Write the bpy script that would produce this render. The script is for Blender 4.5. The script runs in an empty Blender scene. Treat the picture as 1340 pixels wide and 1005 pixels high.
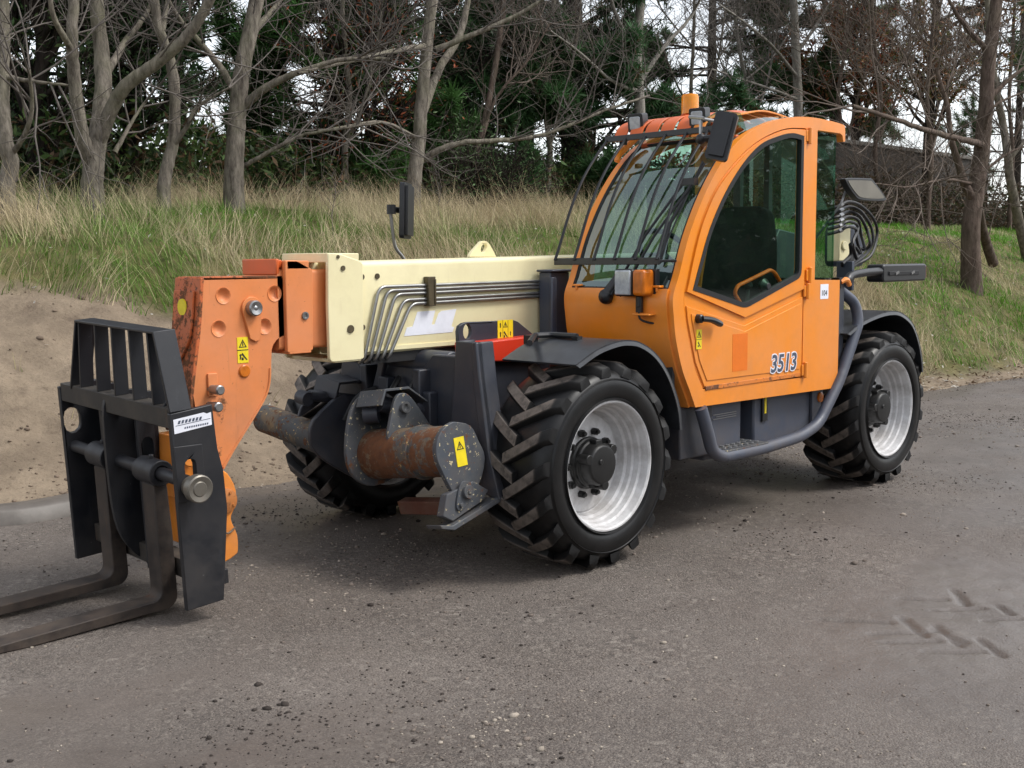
import bpy, bmesh, math, random
import numpy as np
from mathutils import Vector, Matrix
from mathutils.geometry import tessellate_polygon

random.seed(11)
RNG = np.random.default_rng(11)
scene = bpy.context.scene
COL = scene.collection
PI = math.pi

# ------------------------------------------------------------------ camera
CAM = Vector((4.5234, 4.7878, 1.6081))
YAW, PITCH, ROLL, FPX = -2.3589, -0.1084, -0.0084, 1500.0
_f = Vector((math.cos(PITCH) * math.cos(YAW), math.cos(PITCH) * math.sin(YAW), math.sin(PITCH)))
_r = _f.cross(Vector((0, 0, 1))).normalized()
_u = _r.cross(_f)
_r2 = math.cos(ROLL) * _r + math.sin(ROLL) * _u
_u2 = -math.sin(ROLL) * _r + math.cos(ROLL) * _u
cam_data = bpy.data.cameras.new("camera")
cam_data.sensor_width = 36.0
cam_data.lens = FPX / 1340.0 * 36.0
cam_data.clip_start = 0.05
cam_data.clip_end = 900.0
cam = bpy.data.objects.new("camera", cam_data)
M3 = Matrix((_r2, _u2, -_f)).transposed()
cam.matrix_world = Matrix.Translation(CAM) @ M3.to_4x4()
COL.objects.link(cam)
scene.camera = cam

# ------------------------------------------------------------------ sky and sun
SUN_EL, SUN_AZ = math.radians(52), math.radians(128)      # direction towards the sun, azimuth counted from +X to +Y
world = bpy.data.worlds.new("World")
scene.world = world
world.use_nodes = True
wn, wl = world.node_tree.nodes, world.node_tree.links
wn.clear()
w_out = wn.new("ShaderNodeOutputWorld")
w_bg = wn.new("ShaderNodeBackground")
w_sky = wn.new("ShaderNodeTexSky")
w_sky.sky_type = 'NISHITA'
w_sky.sun_disc = False
w_sky.sun_elevation = SUN_EL
w_sky.sun_rotation = PI / 2 - SUN_AZ
w_sky.air_density = 1.0
w_sky.dust_density = 1.5
w_sky.ozone_density = 1.0
w_hs = wn.new("ShaderNodeHueSaturation")                     # overcast: the blue is mostly grey
w_hs.inputs['Saturation'].default_value = 0.25
w_bg.inputs['Strength'].default_value = 0.15
wl.new(w_sky.outputs[0], w_hs.inputs['Color'])
wl.new(w_hs.outputs[0], w_bg.inputs[0])
wl.new(w_bg.outputs[0], w_out.inputs[0])
sun_data = bpy.data.lights.new("sun", 'SUN')
sun_data.energy = 1.3
sun_data.angle = math.radians(18)
sun_data.color = (1.0, 0.97, 0.92)
sun = bpy.data.objects.new("sun", sun_data)
sd = Vector((math.cos(SUN_EL) * math.cos(SUN_AZ), math.cos(SUN_EL) * math.sin(SUN_AZ), math.sin(SUN_EL)))
sun.rotation_euler = sd.to_track_quat('Z', 'Y').to_euler()
sun.location = sd * 40
COL.objects.link(sun)
scene.view_settings.view_transform = 'Standard'
scene.view_settings.look = 'None'
scene.view_settings.exposure = 0.95
scene.view_settings.gamma = 1.0
scene.view_settings.use_curve_mapping = False
scene.render.engine = 'CYCLES'
scene.cycles.max_bounces = 8
scene.cycles.transparent_max_bounces = 12

# ------------------------------------------------------------------ measuring: a photo point on a real plane
def _ray(px, py):
    return _f + _r2 * ((px - 670) / FPX) - _u2 * ((py - 502.5) / FPX)
def onY(px, py, y):
    d = _ray(px, py); t = (y - CAM.y) / d.y
    return Vector((CAM.x + d.x * t, y, CAM.z + d.z * t))
def onX(px, py, x):
    d = _ray(px, py); t = (x - CAM.x) / d.x
    return Vector((x, CAM.y + d.y * t, CAM.z + d.z * t))
def onZ(px, py, z):
    d = _ray(px, py); t = (z - CAM.z) / d.z
    return Vector((CAM.x + d.x * t, CAM.y + d.y * t, z))
def xz(pts, y):
    return [(onY(a, b, y).x, onY(a, b, y).z) for a, b in pts]

# ------------------------------------------------------------------ object helpers
def lin(r, g, b):
    f = lambda c: (c / 255) / 12.92 if c / 255 <= 0.04045 else ((c / 255 + 0.055) / 1.055) ** 2.4
    return (f(r), f(g), f(b), 1.0)

def spline(pts, n=5, closed=False):
    """Catmull-Rom through 2D or 3D points"""
    P = [Vector(p) for p in pts]
    out = []
    m = len(P)
    for i in range(m if closed else m - 1):
        p0 = P[i - 1] if (closed or i > 0) else P[i] * 2 - P[i + 1]
        p1, p2 = P[i], P[(i + 1) % m]
        p3 = P[(i + 2) % m] if (closed or i + 2 < m) else P[i + 1] * 2 - P[i]
        for k in range(n):
            t = k / n
            out.append(0.5 * ((2 * p1) + (p2 - p0) * t + (2 * p0 - 5 * p1 + 4 * p2 - p3) * t * t + (3 * p1 - p0 - 3 * p2 + p3) * t ** 3))
    if not closed:
        out.append(P[-1])
    return [tuple(v) for v in out]

def fillet(pts, rad, seg=5, closed=False):
    """round the corners of a polyline (2D or 3D)"""
    P = [Vector(p) for p in pts]
    n = len(P)
    out = []
    for i in range(n):
        if not closed and i in (0, n - 1):
            out.append(tuple(P[i])); continue
        a, b, c = P[i - 1], P[i], P[(i + 1) % n]
        d1, d2 = a - b, c - b
        r = min(rad, d1.length * 0.45, d2.length * 0.45)
        s, e = b + d1.normalized() * r, b + d2.normalized() * r
        for k in range(seg + 1):
            t = k / seg
            out.append(tuple(s * (1 - t) ** 2 + b * 2 * t * (1 - t) + e * t * t))
    return out

def area2(poly):
    return 0.5 * sum(poly[i][0] * poly[(i + 1) % len(poly)][1] - poly[(i + 1) % len(poly)][0] * poly[i][1] for i in range(len(poly)))

def inset(poly, d):
    """move every edge of a closed 2D polygon inwards by d"""
    s = 1 if area2(poly) > 0 else -1
    n = len(poly)
    out = []
    for i in range(n):
        a, b, c = Vector(poly[i - 1][:2]), Vector(poly[i][:2]), Vector(poly[(i + 1) % n][:2])
        e1, e2 = (b - a), (c - b)
        if e1.length < 1e-7: e1 = e2
        if e2.length < 1e-7: e2 = e1
        n1 = Vector((-e1.y, e1.x)).normalized() * s
        n2 = Vector((-e2.y, e2.x)).normalized() * s
        m = (n1 + n2)
        if m.length < 1e-6: m = n1
        m.normalize()
        k = d / max(0.35, m.dot(n1))
        out.append(tuple(b + m * k))
    return out

class MB:
    def __init__(self):
        self.v, self.f, self.m, self.mi = [], [], [], 0
        self.T = Matrix.Identity(4)
    def add(self, vs, fs):
        o = len(self.v)
        self.v.extend([tuple(self.T @ Vector(p)) for p in vs])
        self.f.extend([tuple(i + o for i in f) for f in fs])
        self.m.extend([self.mi] * len(fs))
        return self
    def box(self, x0, x1, y0, y1, z0, z1):
        vs = [(x, y, z) for x in (x0, x1) for y in (y0, y1) for z in (z0, z1)]
        return self.add(vs, [(0, 1, 3, 2), (4, 6, 7, 5), (0, 4, 5, 1), (2, 3, 7, 6), (0, 2, 6, 4), (1, 5, 7, 3)])
    def obox(self, c, size, R=None):
        """box at centre c with full size, turned by R (3x3)"""
        R = R or Matrix.Identity(3)
        vs = [Vector(c) + R @ Vector((sx * size[0] / 2, sy * size[1] / 2, sz * size[2] / 2)) for sx in (-1, 1) for sy in (-1, 1) for sz in (-1, 1)]
        return self.add(vs, [(0, 1, 3, 2), (4, 6, 7, 5), (0, 4, 5, 1), (2, 3, 7, 6), (0, 2, 6, 4), (1, 5, 7, 3)])
    def prism(self, poly, axis, a, b, holes=()):
        """closed 2D outline pushed along an axis from a to b"""
        def at(p, t):
            return {'x': (t, p[0], p[1]), 'y': (p[0], t, p[1]), 'z': (p[0], p[1], t)}[axis]
        loops = [list(poly)] + [list(h) for h in holes]
        n = sum(len(l) for l in loops)
        vs = [at(p, a) for l in loops for p in l] + [at(p, b) for l in loops for p in l]
        fs = []
        if not holes:
            fs.append(tuple(range(n))); fs.append(tuple(range(2 * n - 1, n - 1, -1)))
        else:
            tri = tessellate_polygon([[Vector((p[0], p[1], 0)) for p in l] for l in loops])
            for t in tri:
                fs.append(tuple(t)); fs.append(tuple(i + n for i in reversed(t)))
        o = 0
        for l in loops:
            k = len(l)
            for i in range(k):
                j = (i + 1) % k
                fs.append((o + i, o + j, n + o + j, n + o + i))
            o += k
        return self.add(vs, fs)
    def tube(self, path, r, n=10, closed=False, caps=True):
        P = [Vector(p) for p in path]
        m = len(P)
        rs = r if isinstance(r, (list, tuple)) else [r] * m
        T = []
        for i in range(m):
            a = P[i - 1] if (closed or i > 0) else P[i]
            b = P[(i + 1) % m] if (closed or i < m - 1) else P[i]
            d = b - a
            T.append(d.normalized() if d.length > 1e-9 else Vector((0, 0, 1)))
        ref = Vector((0, 0, 1)) if abs(T[0].z) < 0.9 else Vector((1, 0, 0))
        N = (ref - T[0] * ref.dot(T[0])).normalized()
        vs, fs = [], []
        for i in range(m):
            N = (N - T[i] * N.dot(T[i]))
            N = N.normalized() if N.length > 1e-6 else T[i].orthogonal().normalized()
            B = T[i].cross(N)
            for k in range(n):
                a = 2 * PI * k / n
                vs.append(P[i] + (N * math.cos(a) + B * math.sin(a)) * rs[i])
        for i in range(m if closed else m - 1):
            for k in range(n):
                i2 = (i + 1) % m
                fs.append((i * n + k, i * n + (k + 1) % n, i2 * n + (k + 1) % n, i2 * n + k))
        if caps and not closed:
            fs.append(tuple(range(n - 1, -1, -1))); fs.append(tuple(range((m - 1) * n, m * n)))
        return self.add(vs, fs)
    def cyl(self, p0, p1, r, n=20, r1=None):
        return self.tube([p0, p1], [r, r if r1 is None else r1], n)
    def lathe(self, prof, o, axis, n=32, close=False):
        """prof: list of (distance along the axis, radius)"""
        A = Vector(axis).normalized()
        U = A.orthogonal().normalized(); V = A.cross(U)
        o = Vector(o)
        vs, fs = [], []
        for (h, r) in prof:
            for k in range(n):
                a = 2 * PI * k / n
                vs.append(o + A * h + (U * math.cos(a) + V * math.sin(a)) * r)
        m = len(prof)
        for i in range(m if close else m - 1):
            i2 = (i + 1) % m
            for k in range(n):
                fs.append((i * n + k, i * n + (k + 1) % n, i2 * n + (k + 1) % n, i2 * n + k))
        if not close:
            fs.append(tuple(range(n - 1, -1, -1))); fs.append(tuple(range((m - 1) * n, m * n)))
        return self.add(vs, fs)
    def sheet(self, grid, th=0.0, closed=False):
        """grid[i][j] of points; th > 0 gives it thickness along its own normals"""
        ni, nj = len(grid), len(grid[0])
        G = [[Vector(p) for p in row] for row in grid]
        vs = [p for row in G for p in row]
        fs = [(i * nj + j, i * nj + j + 1, (i + 1) * nj + j + 1, (i + 1) * nj + j) for i in range(ni - 1) for j in range(nj - 1)]
        if th:
            base = len(vs)
            for i in range(ni):
                for j in range(nj):
                    du = G[min(i + 1, ni - 1)][j] - G[max(i - 1, 0)][j]
                    dv = G[i][min(j + 1, nj - 1)] - G[i][max(j - 1, 0)]
                    nn = du.cross(dv)
                    nn = nn.normalized() if nn.length > 1e-9 else Vector((0, 0, 1))
                    vs.append(G[i][j] - nn * th)
            fs += [tuple(base + k for k in reversed(f)) for f in list(fs)]
            rim = [(i, 0) for i in range(ni)] + [(ni - 1, j) for j in range(1, nj)] + [(i, nj - 1) for i in range(ni - 2, -1, -1)] + [(0, j) for j in range(nj - 2, 0, -1)]
            for a in range(len(rim)):
                p, q = rim[a], rim[(a + 1) % len(rim)]
                ip, iq = p[0] * nj + p[1], q[0] * nj + q[1]
                fs.append((ip, base + ip, base + iq, iq))
        return self.add(vs, fs)
    def ball(self, c, r, sx=1, sy=1, sz=1, n=12, m=8):
        prof = [(-math.cos(PI * i / m), max(1e-4, math.sin(PI * i / m))) for i in range(m + 1)]
        vs, fs = [], []
        for h, q in prof:
            for k in range(n):
                a = 2 * PI * k / n
                vs.append((c[0] + r * sx * q * math.cos(a), c[1] + r * sy * q * math.sin(a), c[2] + r * sz * h))
        for i in range(m):
            for k in range(n):
                fs.append((i * n + k, i * n + (k + 1) % n, (i + 1) * n + (k + 1) % n, (i + 1) * n + k))
        return self.add(vs, fs)

def new_mesh(name, v, f, mats, mi=None, smooth=38, fix=True):
    me = bpy.data.meshes.new(name)
    me.from_pydata(v, [], f)
    for m in (mats if isinstance(mats, (list, tuple)) else [mats]):
        me.materials.append(m)
    if mi is not None and any(mi):
        me.polygons.foreach_set('material_index', mi)
    if fix:
        bm = bmesh.new(); bm.from_mesh(me)
        bmesh.ops.recalc_face_normals(bm, faces=bm.faces)
        bm.to_mesh(me); bm.free()
    if smooth:
        me.polygons.foreach_set('use_smooth', [True] * len(me.polygons))
        me.set_sharp_from_angle(angle=math.radians(smooth))
    me.update()
    return me

def obj(name, mb, mats, parent=None, bevel=0.0, seg=2, smooth=38, label=None):
    me = new_mesh(name, mb.v, mb.f, mats, mb.m, smooth)
    o = bpy.data.objects.new(name, me)
    COL.objects.link(o)
    if parent: o.parent = parent
    if bevel:
        b = o.modifiers.new("bevel", 'BEVEL')
        b.width = bevel; b.segments = seg; b.limit_method = 'ANGLE'; b.angle_limit = math.radians(40)
        b.harden_normals = False
    if label: o['label'] = label
    return o

def np_obj(name, V, F4=None, F3=None, mats=None, cols=None, parent=None, smooth=False):
    """big meshes straight from arrays: quads F4, triangles F3, point colours cols"""
    me = bpy.data.meshes.new(name)
    nv = len(V)
    n4 = 0 if F4 is None else len(F4)
    n3 = 0 if F3 is None else len(F3)
    me.vertices.add(nv)
    me.vertices.foreach_set('co', np.asarray(V, dtype=np.float32).ravel())
    li = []
    if n4: li.append(np.asarray(F4, dtype=np.int32).ravel())
    if n3: li.append(np.asarray(F3, dtype=np.int32).ravel())
    li = np.concatenate(li)
    me.loops.add(len(li))
    me.loops.foreach_set('vertex_index', li)
    starts = np.concatenate([np.arange(n4) * 4, n4 * 4 + np.arange(n3) * 3]).astype(np.int32)
    me.polygons.add(n4 + n3)
    me.polygons.foreach_set('loop_start', starts)
    if smooth:
        me.polygons.foreach_set('use_smooth', np.ones(n4 + n3, dtype=bool))
    me.update(calc_edges=True)
    if cols is not None:
        a = me.color_attributes.new('tint', 'FLOAT_COLOR', 'POINT')
        c = np.ones((nv, 4), dtype=np.float32); c[:, :3] = cols
        a.data.foreach_set('color', c.ravel())
    for m in (mats if isinstance(mats, (list, tuple)) else [mats]):
        me.materials.append(m)
    o = bpy.data.objects.new(name, me)
    COL.objects.link(o)
    if parent: o.parent = parent
    return o

def empty(name, loc=(0, 0, 0), parent=None):
    o = bpy.data.objects.new(name, None)
    o.empty_display_size = 0.2
    o.location = loc
    COL.objects.link(o)
    if parent: o.parent = parent
    return o

def tag(o, label=None, cat=None, group=None, kind=None):
    if label: o['label'] = label
    if cat: o['category'] = cat
    if group: o['group'] = group
    if kind: o['kind'] = kind
    return o

def clone(src, parent=None, loc=None, rot=None):
    o = src.copy(); COL.objects.link(o)
    if parent: o.parent = parent
    if loc is not None: o.location = loc
    if rot is not None: o.rotation_euler = rot
    return o

# ------------------------------------------------------------------ materials
def mat(name, build):
    m = bpy.data.materials.new(name)
    m.use_nodes = True
    nt = m.node_tree
    nt.nodes.clear()
    build(nt.nodes, nt.links)
    return m

class N:
    """tiny node-writing shorthand"""
    def __init__(self, nodes, links):
        self.n, self.l = nodes, links
        self.tc = None
    def node(self, t, **kw):
        x = self.n.new(t)
        for k, v in kw.items(): setattr(x, k, v)
        return x
    def put(self, sock, v):
        if hasattr(v, 'is_linked') or hasattr(v, 'links'): self.l.new(v, sock)
        else: sock.default_value = v
    def coord(self):
        if not self.tc: self.tc = self.node('ShaderNodeTexCoord')
        return self.tc.outputs['Object']
    def noise(self, scale, detail=5, rough=0.6, vec=None, dist=0.0):
        x = self.node('ShaderNodeTexNoise')
        x.inputs['Scale'].default_value = scale; x.inputs['Detail'].default_value = detail
        x.inputs['Roughness'].default_value = rough; x.inputs['Distortion'].default_value = dist
        self.l.new(vec if vec is not None else self.coord(), x.inputs['Vector'])
        return x.outputs['Fac']
    def vor(self, scale, vec=None, feature='F1'):
        x = self.node('ShaderNodeTexVoronoi'); x.feature = feature
        x.inputs['Scale'].default_value = scale
        self.l.new(vec if vec is not None else self.coord(), x.inputs['Vector'])
        return x
    def ramp(self, fac, a, b, c0=(0, 0, 0, 1), c1=(1, 1, 1, 1)):
        x = self.node('ShaderNodeValToRGB')
        x.color_ramp.elements[0].position = a; x.color_ramp.elements[0].color = c0
        x.color_ramp.elements[1].position = b; x.color_ramp.elements[1].color = c1
        self.l.new(fac, x.inputs[0])
        return x.outputs[0]
    def mix(self, fac, a, b, mode='MIX'):
        x = self.node('ShaderNodeMix'); x.data_type = 'RGBA'; x.blend_type = mode
        self.put(x.inputs[0], fac); self.put(x.inputs[6], a); self.put(x.inputs[7], b)
        return x.outputs[2]
    def math(self, op, a, b=0.0, clamp=False):
        x = self.node('ShaderNodeMath'); x.operation = op; x.use_clamp = clamp
        self.put(x.inputs[0], a); self.put(x.inputs[1], b)
        return x.outputs[0]
    def bump(self, h, strength=0.2, dist=0.01):
        x = self.node('ShaderNodeBump')
        x.inputs['Strength'].default_value = strength; x.inputs['Distance'].default_value = dist
        self.l.new(h, x.inputs['Height'])
        return x.outputs[0]
    def mapping(self, scale, vec=None):
        x = self.node('ShaderNodeMapping')
        x.inputs['Scale'].default_value = scale
        self.l.new(vec if vec is not None else self.coord(), x.inputs['Vector'])
        return x.outputs[0]
    def bsdf(self, col, rough=0.5, metal=0.0, normal=None, spec=0.5, **kw):
        x = self.node('ShaderNodeBsdfPrincipled')
        self.put(x.inputs['Base Color'], col); self.put(x.inputs['Roughness'], rough); self.put(x.inputs['Metallic'], metal)
        self.put(x.inputs['Specular IOR Level'], spec)
        if normal is not None: self.l.new(normal, x.inputs['Normal'])
        for k, v in kw.items(): self.put(x.inputs[k.replace('_', ' ')], v)
        o = self.node('ShaderNodeOutputMaterial')
        self.l.new(x.outputs[0], o.inputs[0])
        return x

RUST = lin(124, 80, 48)
RUST2 = lin(66, 40, 29)
def paint(name, col, rust=0.66, rscale=9.0, rough=0.42, dirt=0.25, dirtcol=lin(120, 104, 88), metal=0.0, fade=0.15, chips=0.70, chipcol=None, mudamt=0.55, runs=0.16, runcol=None):
    """worn machine paint: sun-faded patches, thin dirt, small chips and rust beyond the threshold `rust` (1 = none)"""
    def b(nodes, links):
        k = N(nodes, links)
        c = col
        f1 = k.ramp(k.noise(2.2, 6, 0.6), 0.35, 0.7)
        faded = tuple(min(1, x * 0.75 + 0.25 * (0.2126 * col[0] + 0.7152 * col[1] + 0.0722 * col[2]) + 0.05) for x in col[:3]) + (1,)
        c = k.mix(k.math('MULTIPLY', f1, fade), col, faded)
        d = k.ramp(k.noise(5.5, 9, 0.68), 0.45, 0.78)
        c = k.mix(k.math('MULTIPLY', d, dirt), c, dirtcol)
        ch = k.ramp(k.noise(38, 6, 0.7), chips, chips + 0.03)
        c = k.mix(ch, c, chipcol or RUST2)
        # dried mud thrown up over the lower parts
        sp = k.node('ShaderNodeSeparateXYZ'); links.new(k.coord(), sp.inputs[0])
        low = k.math('MULTIPLY', k.math('SUBTRACT', 1.15, sp.outputs[2]), .85, True)
        mud = k.math('MULTIPLY', low, k.ramp(k.noise(6.5, 9, .72), .38, .66), True)
        c = k.mix(k.math('MULTIPLY', mud, mudamt), c, lin(98, 86, 75))
        # thin vertical runs and scuffs
        run = k.ramp(k.noise(9, 6, .7, k.mapping((3.2, 3.2, .35))), .60, .74)
        c = k.mix(k.math('MULTIPLY', run, runs), c, runcol or RUST)
        rr = k.math('ADD', rough, k.math('MULTIPLY', mud, .35))
        if rust < 1:
            rn = k.math('ADD', k.math('MULTIPLY', k.noise(rscale, 10, 0.72), .52), k.math('MULTIPLY', k.noise(rscale * .2, 5, 0.6, k.mapping((1, 1, .5))), .48))
            th = .5 + (rust - .5) * .72
            rf = k.ramp(rn, th, th + 0.045)
            rc = k.mix(k.noise(30, 4, 0.6), RUST, RUST2)
            c = k.mix(rf, c, rc)
            rr = k.math('ADD', k.math('MULTIPLY', rf, 0.4), rr)
        h = k.noise(60, 4, 0.6)
        k.bsdf(c, rr, metal, k.bump(h, 0.06, 0.003))
    return mat(name, b)

def plain(name, col, rough=0.5, metal=0.0, nscale=18, var=0.12, bump=0.08):
    def b(nodes, links):
        k = N(nodes, links)
        n = k.noise(nscale, 6, 0.65)
        dk = tuple(x * (1 - var * 2.2) for x in col[:3]) + (1,)
        lt = tuple(min(1, x * (1 + var * 1.5) + var * 0.01) for x in col[:3]) + (1,)
        c = k.mix(k.ramp(n, 0.3, 0.7), dk, lt)
        k.bsdf(c, rough, metal, k.bump(k.noise(nscale * 4, 4, 0.6), bump, 0.003))
    return mat(name, b)

def glass(name, tint, gloss=0.07, dirty=0.05):
    def b(nodes, links):
        k = N(nodes, links)
        t = k.node('ShaderNodeBsdfTransparent'); t.inputs[0].default_value = tint
        g = k.node('ShaderNodeBsdfGlossy'); g.inputs['Roughness'].default_value = 0.02
        g.inputs['Color'].default_value = (0.80, 0.95, 0.93, 1)
        ge = k.node('ShaderNodeNewGeometry')
        dp = k.node('ShaderNodeVectorMath'); dp.operation = 'DOT_PRODUCT'
        links.new(ge.outputs['Normal'], dp.inputs[0]); links.new(ge.outputs['Incoming'], dp.inputs[1])
        c1 = k.math('SUBTRACT', 1.0, k.math('ABSOLUTE', dp.outputs['Value']), True)
        fr = k.math('ADD', k.math('MULTIPLY', k.math('POWER', c1, 5.0), 0.9), gloss)
        d = k.node('ShaderNodeBsdfDiffuse'); d.inputs['Color'].default_value = lin(150, 165, 155)
        dirt = k.math('MULTIPLY', k.ramp(k.noise(3.5, 8, 0.65), 0.35, 0.8), dirty)
        m1 = k.node('ShaderNodeMixShader'); m2 = k.node('ShaderNodeMixShader')
        links.new(dirt, m1.inputs[0]); links.new(t.outputs[0], m1.inputs[1]); links.new(d.outputs[0], m1.inputs[2])
        links.new(fr, m2.inputs[0]); links.new(m1.outputs[0], m2.inputs[1]); links.new(g.outputs[0], m2.inputs[2])
        o = k.node('ShaderNodeOutputMaterial'); links.new(m2.outputs[0], o.inputs[0])
    return mat(name, b)

ORANGE = lin(232, 136, 26)
PEACH = lin(218, 128, 66)
M = {}
M['orange'] = paint('orange_paint', ORANGE, rust=0.745, rough=0.30, dirt=0.16, fade=0.4, chips=0.73, mudamt=.4, runs=.12, runcol=lin(190, 96, 20))
M['orange_roof'] = paint('orange_roof_paint', lin(205, 92, 30), rust=0.8, rough=0.4, dirt=0.2)
M['peach'] = paint('faded_orange_paint', PEACH, rust=0.61, rscale=9, rough=0.5, dirt=0.28, dirtcol=lin(150, 100, 66), fade=0.4, chips=0.67, runs=.3)
M['peach_rusty'] = paint('rusted_orange_paint', lin(190, 92, 34), rust=0.49, rscale=34, rough=0.6, dirt=0.3, fade=0.2, chips=0.58, runs=.6)
M['red'] = paint('red_paint', lin(205, 52, 26), rust=0.8, rough=0.35, dirt=0.12, fade=0.1, chips=0.74)
M['cream'] = paint('cream_paint', lin(232, 222, 178), rust=0.75, rough=0.36, dirt=0.28, dirtcol=lin(186, 170, 128), fade=0.15, chips=0.735, runs=.14, runcol=lin(150, 124, 84))
M['steel_blue'] = paint('dark_blue_grey_paint', lin(42, 47, 58), rust=0.70, rough=0.42, dirt=0.3, dirtcol=lin(92, 88, 84), fade=0.2, chips=0.72, chipcol=lin(150, 150, 140))
M['tank'] = paint('slate_grey_paint', lin(62, 69, 84), rust=0.8, rough=0.42, dirt=0.35, dirtcol=lin(84, 78, 74), fade=0.2, chips=0.74, chipcol=lin(140, 140, 136))
M['chassis'] = paint('black_chassis_paint', lin(36, 40, 50), rust=0.72, rough=0.5, dirt=0.4, dirtcol=lin(66, 62, 60), fade=0.1, chips=0.75)
M['carriage'] = paint('black_carriage_paint', lin(21, 23, 29), rust=0.70, rscale=12, rough=0.45, dirt=0.35, dirtcol=lin(52, 52, 54), fade=0.08, chips=0.70, chipcol=lin(104, 104, 104), mudamt=.15, runs=.35, runcol=lin(62, 64, 70))
M['carriage_worn'] = paint('dusty_carriage_paint', lin(40, 37, 34), rust=0.64, rscale=12, rough=0.65, dirt=0.6, dirtcol=lin(82, 74, 62), chips=0.66)
M['fork'] = paint('worn_fork_steel', lin(40, 34, 32), rust=0.62, rscale=8, rough=0.55, dirt=0.5, dirtcol=lin(96, 78, 66), chips=0.66, metal=0.25)
M['rust_tube'] = paint('rusty_tube', lin(66, 70, 72), rust=0.49, rscale=20, rough=0.6, dirt=1.0, dirtcol=lin(150, 116, 66), chips=0.60, runs=.4, chipcol=lin(190, 160, 100))
M['chipped'] = paint('chipped_grey_paint', lin(60, 66, 74), rust=0.57, rscale=16, rough=0.5, dirt=0.5, dirtcol=lin(112, 108, 98), chips=0.61, runs=.3, chipcol=lin(205, 190, 150))
M['rim'] = paint('silver_white_rim', lin(214, 214, 215), rust=0.80, rough=0.40, dirt=0.35, dirtcol=lin(140, 134, 128), fade=0.1, chips=0.70, metal=0.0, chipcol=lin(90, 84, 80), mudamt=.5, runs=.1)
M['black'] = plain('black_plastic', lin(26, 27, 30), 0.38)
M['black_matt'] = plain('black_rubber_seal', lin(20, 20, 22), 0.7)
M['fender'] = plain('black_mudguard_plastic', lin(44, 46, 50), 0.34, nscale=9, var=0.2)
M['hub'] = plain('black_hub_grease', lin(13, 13, 13), 0.45, nscale=12, var=0.3)
M['chrome'] = plain('bright_steel', lin(150, 150, 150), 0.3, 0.8, var=0.05)
M['pipe'] = plain('zinc_pipe', lin(150, 150, 148), 0.32, 0.75, nscale=8, var=0.12)
M['clamp'] = plain('bronze_clamp', lin(86, 76, 56), 0.5, 0.3)
M['hose'] = plain('hydraulic_hose', lin(16, 16, 18), 0.5)
def amber_build(nodes, links):
    k = N(nodes, links)
    k.bsdf(lin(255, 172, 12), .12, 0, None, .5, Transmission_Weight=.45)
M['amber'] = mat('amber_plastic', amber_build)
M['amber_dark'] = plain('amber_reflector', lin(196, 106, 20), 0.3, var=0.15)
M['lens'] = plain('clear_lamp_lens', lin(176, 182, 188), 0.12, 0.2, nscale=30, var=0.12)
M['mirror_face'] = plain('mirror_glass_grey', lin(112, 108, 98), 0.6, 0.0, nscale=4, var=0.1)
M['yellow'] = plain('yellow_sticker', lin(232, 208, 30), 0.5, var=0.06)
M['ink'] = plain('black_print', lin(30, 28, 26), 0.6, var=0.05)
M['white'] = plain('white_sticker', lin(228, 230, 238), 0.5, var=0.03)
M['slate_print'] = plain('slate_print', lin(70, 78, 96), 0.5, var=0.05)
M['seat'] = plain('seat_fabric', lin(17, 20, 21), 0.85, nscale=60, var=0.2)
M['interior'] = plain('cab_interior_grey', lin(46, 48, 50), 0.7)
M['glass'] = glass('green_cab_glass', (0.58, 0.78, 0.70, 1), 0.22)
M['glass_side'] = glass('green_side_glass', (0.56, 0.77, 0.65, 1), 0.075, 0.02)
M['orange_patch'] = plain('orange_square', lin(222, 112, 16), 0.4, var=0.03)

def rubber_build(dusty):
    def b(nodes, links):
        k = N(nodes, links)
        sep = k.node('ShaderNodeSeparateXYZ'); links.new(k.coord(), sep.inputs[0])
        r2 = k.math('SQRT', k.math('ADD', k.math('POWER', sep.outputs[0], 2.0), k.math('POWER', sep.outputs[2], 2.0)))
        base = lin(11, 11, 12)
        n = k.noise(9, 8, 0.65)
        c = k.mix(k.ramp(n, 0.4, 0.75), base, lin(27, 26, 26))
        if dusty:
            # dried mud rubbed into the faces that meet the ground
            w = k.math('MULTIPLY', k.ramp(r2, 0.538, 0.546), k.ramp(k.noise(24, 6, 0.7), 0.2, 0.55))
            c = k.mix(k.math('MULTIPLY', w, 0.85), c, lin(118, 108, 100))
        k.bsdf(c, 0.40 if not dusty else 0.62, 0.0, k.bump(k.noise(70, 5, 0.6), 0.15, 0.002), 0.35)
    return b
M['tyre'] = mat('tyre_rubber', rubber_build(False))
M['lug'] = mat('tyre_lug_rubber', rubber_build(True))
# ================================================================== GROUND, ROAD, BANK
def vnoise(x, y, seed=0):
    """smooth value noise, vectorised"""
    xi, yi = np.floor(x).astype(np.int64), np.floor(y).astype(np.int64)
    xf, yf = x - xi, y - yi
    def h(a, b):
        n = (a * 374761393 + b * 668265263 + seed * 974634721) & 0xFFFFFFFF
        n = ((n ^ (n >> 13)) * 1274126177) & 0xFFFFFFFF
        return ((n ^ (n >> 16)) & 0xFFFF) / 65535.0
    u, v = xf * xf * (3 - 2 * xf), yf * yf * (3 - 2 * yf)
    return (h(xi, yi) * (1 - u) + h(xi + 1, yi) * u) * (1 - v) + (h(xi, yi + 1) * (1 - u) + h(xi + 1, yi + 1) * u) * v
def fbm(x, y, oct=4, seed=0):
    s, a, t = 0, 1.0, 0
    for i in range(oct):
        s = s + a * vnoise(x * 2 ** i, y * 2 ** i, seed + i); t += a; a *= .55
    return s / t
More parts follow.
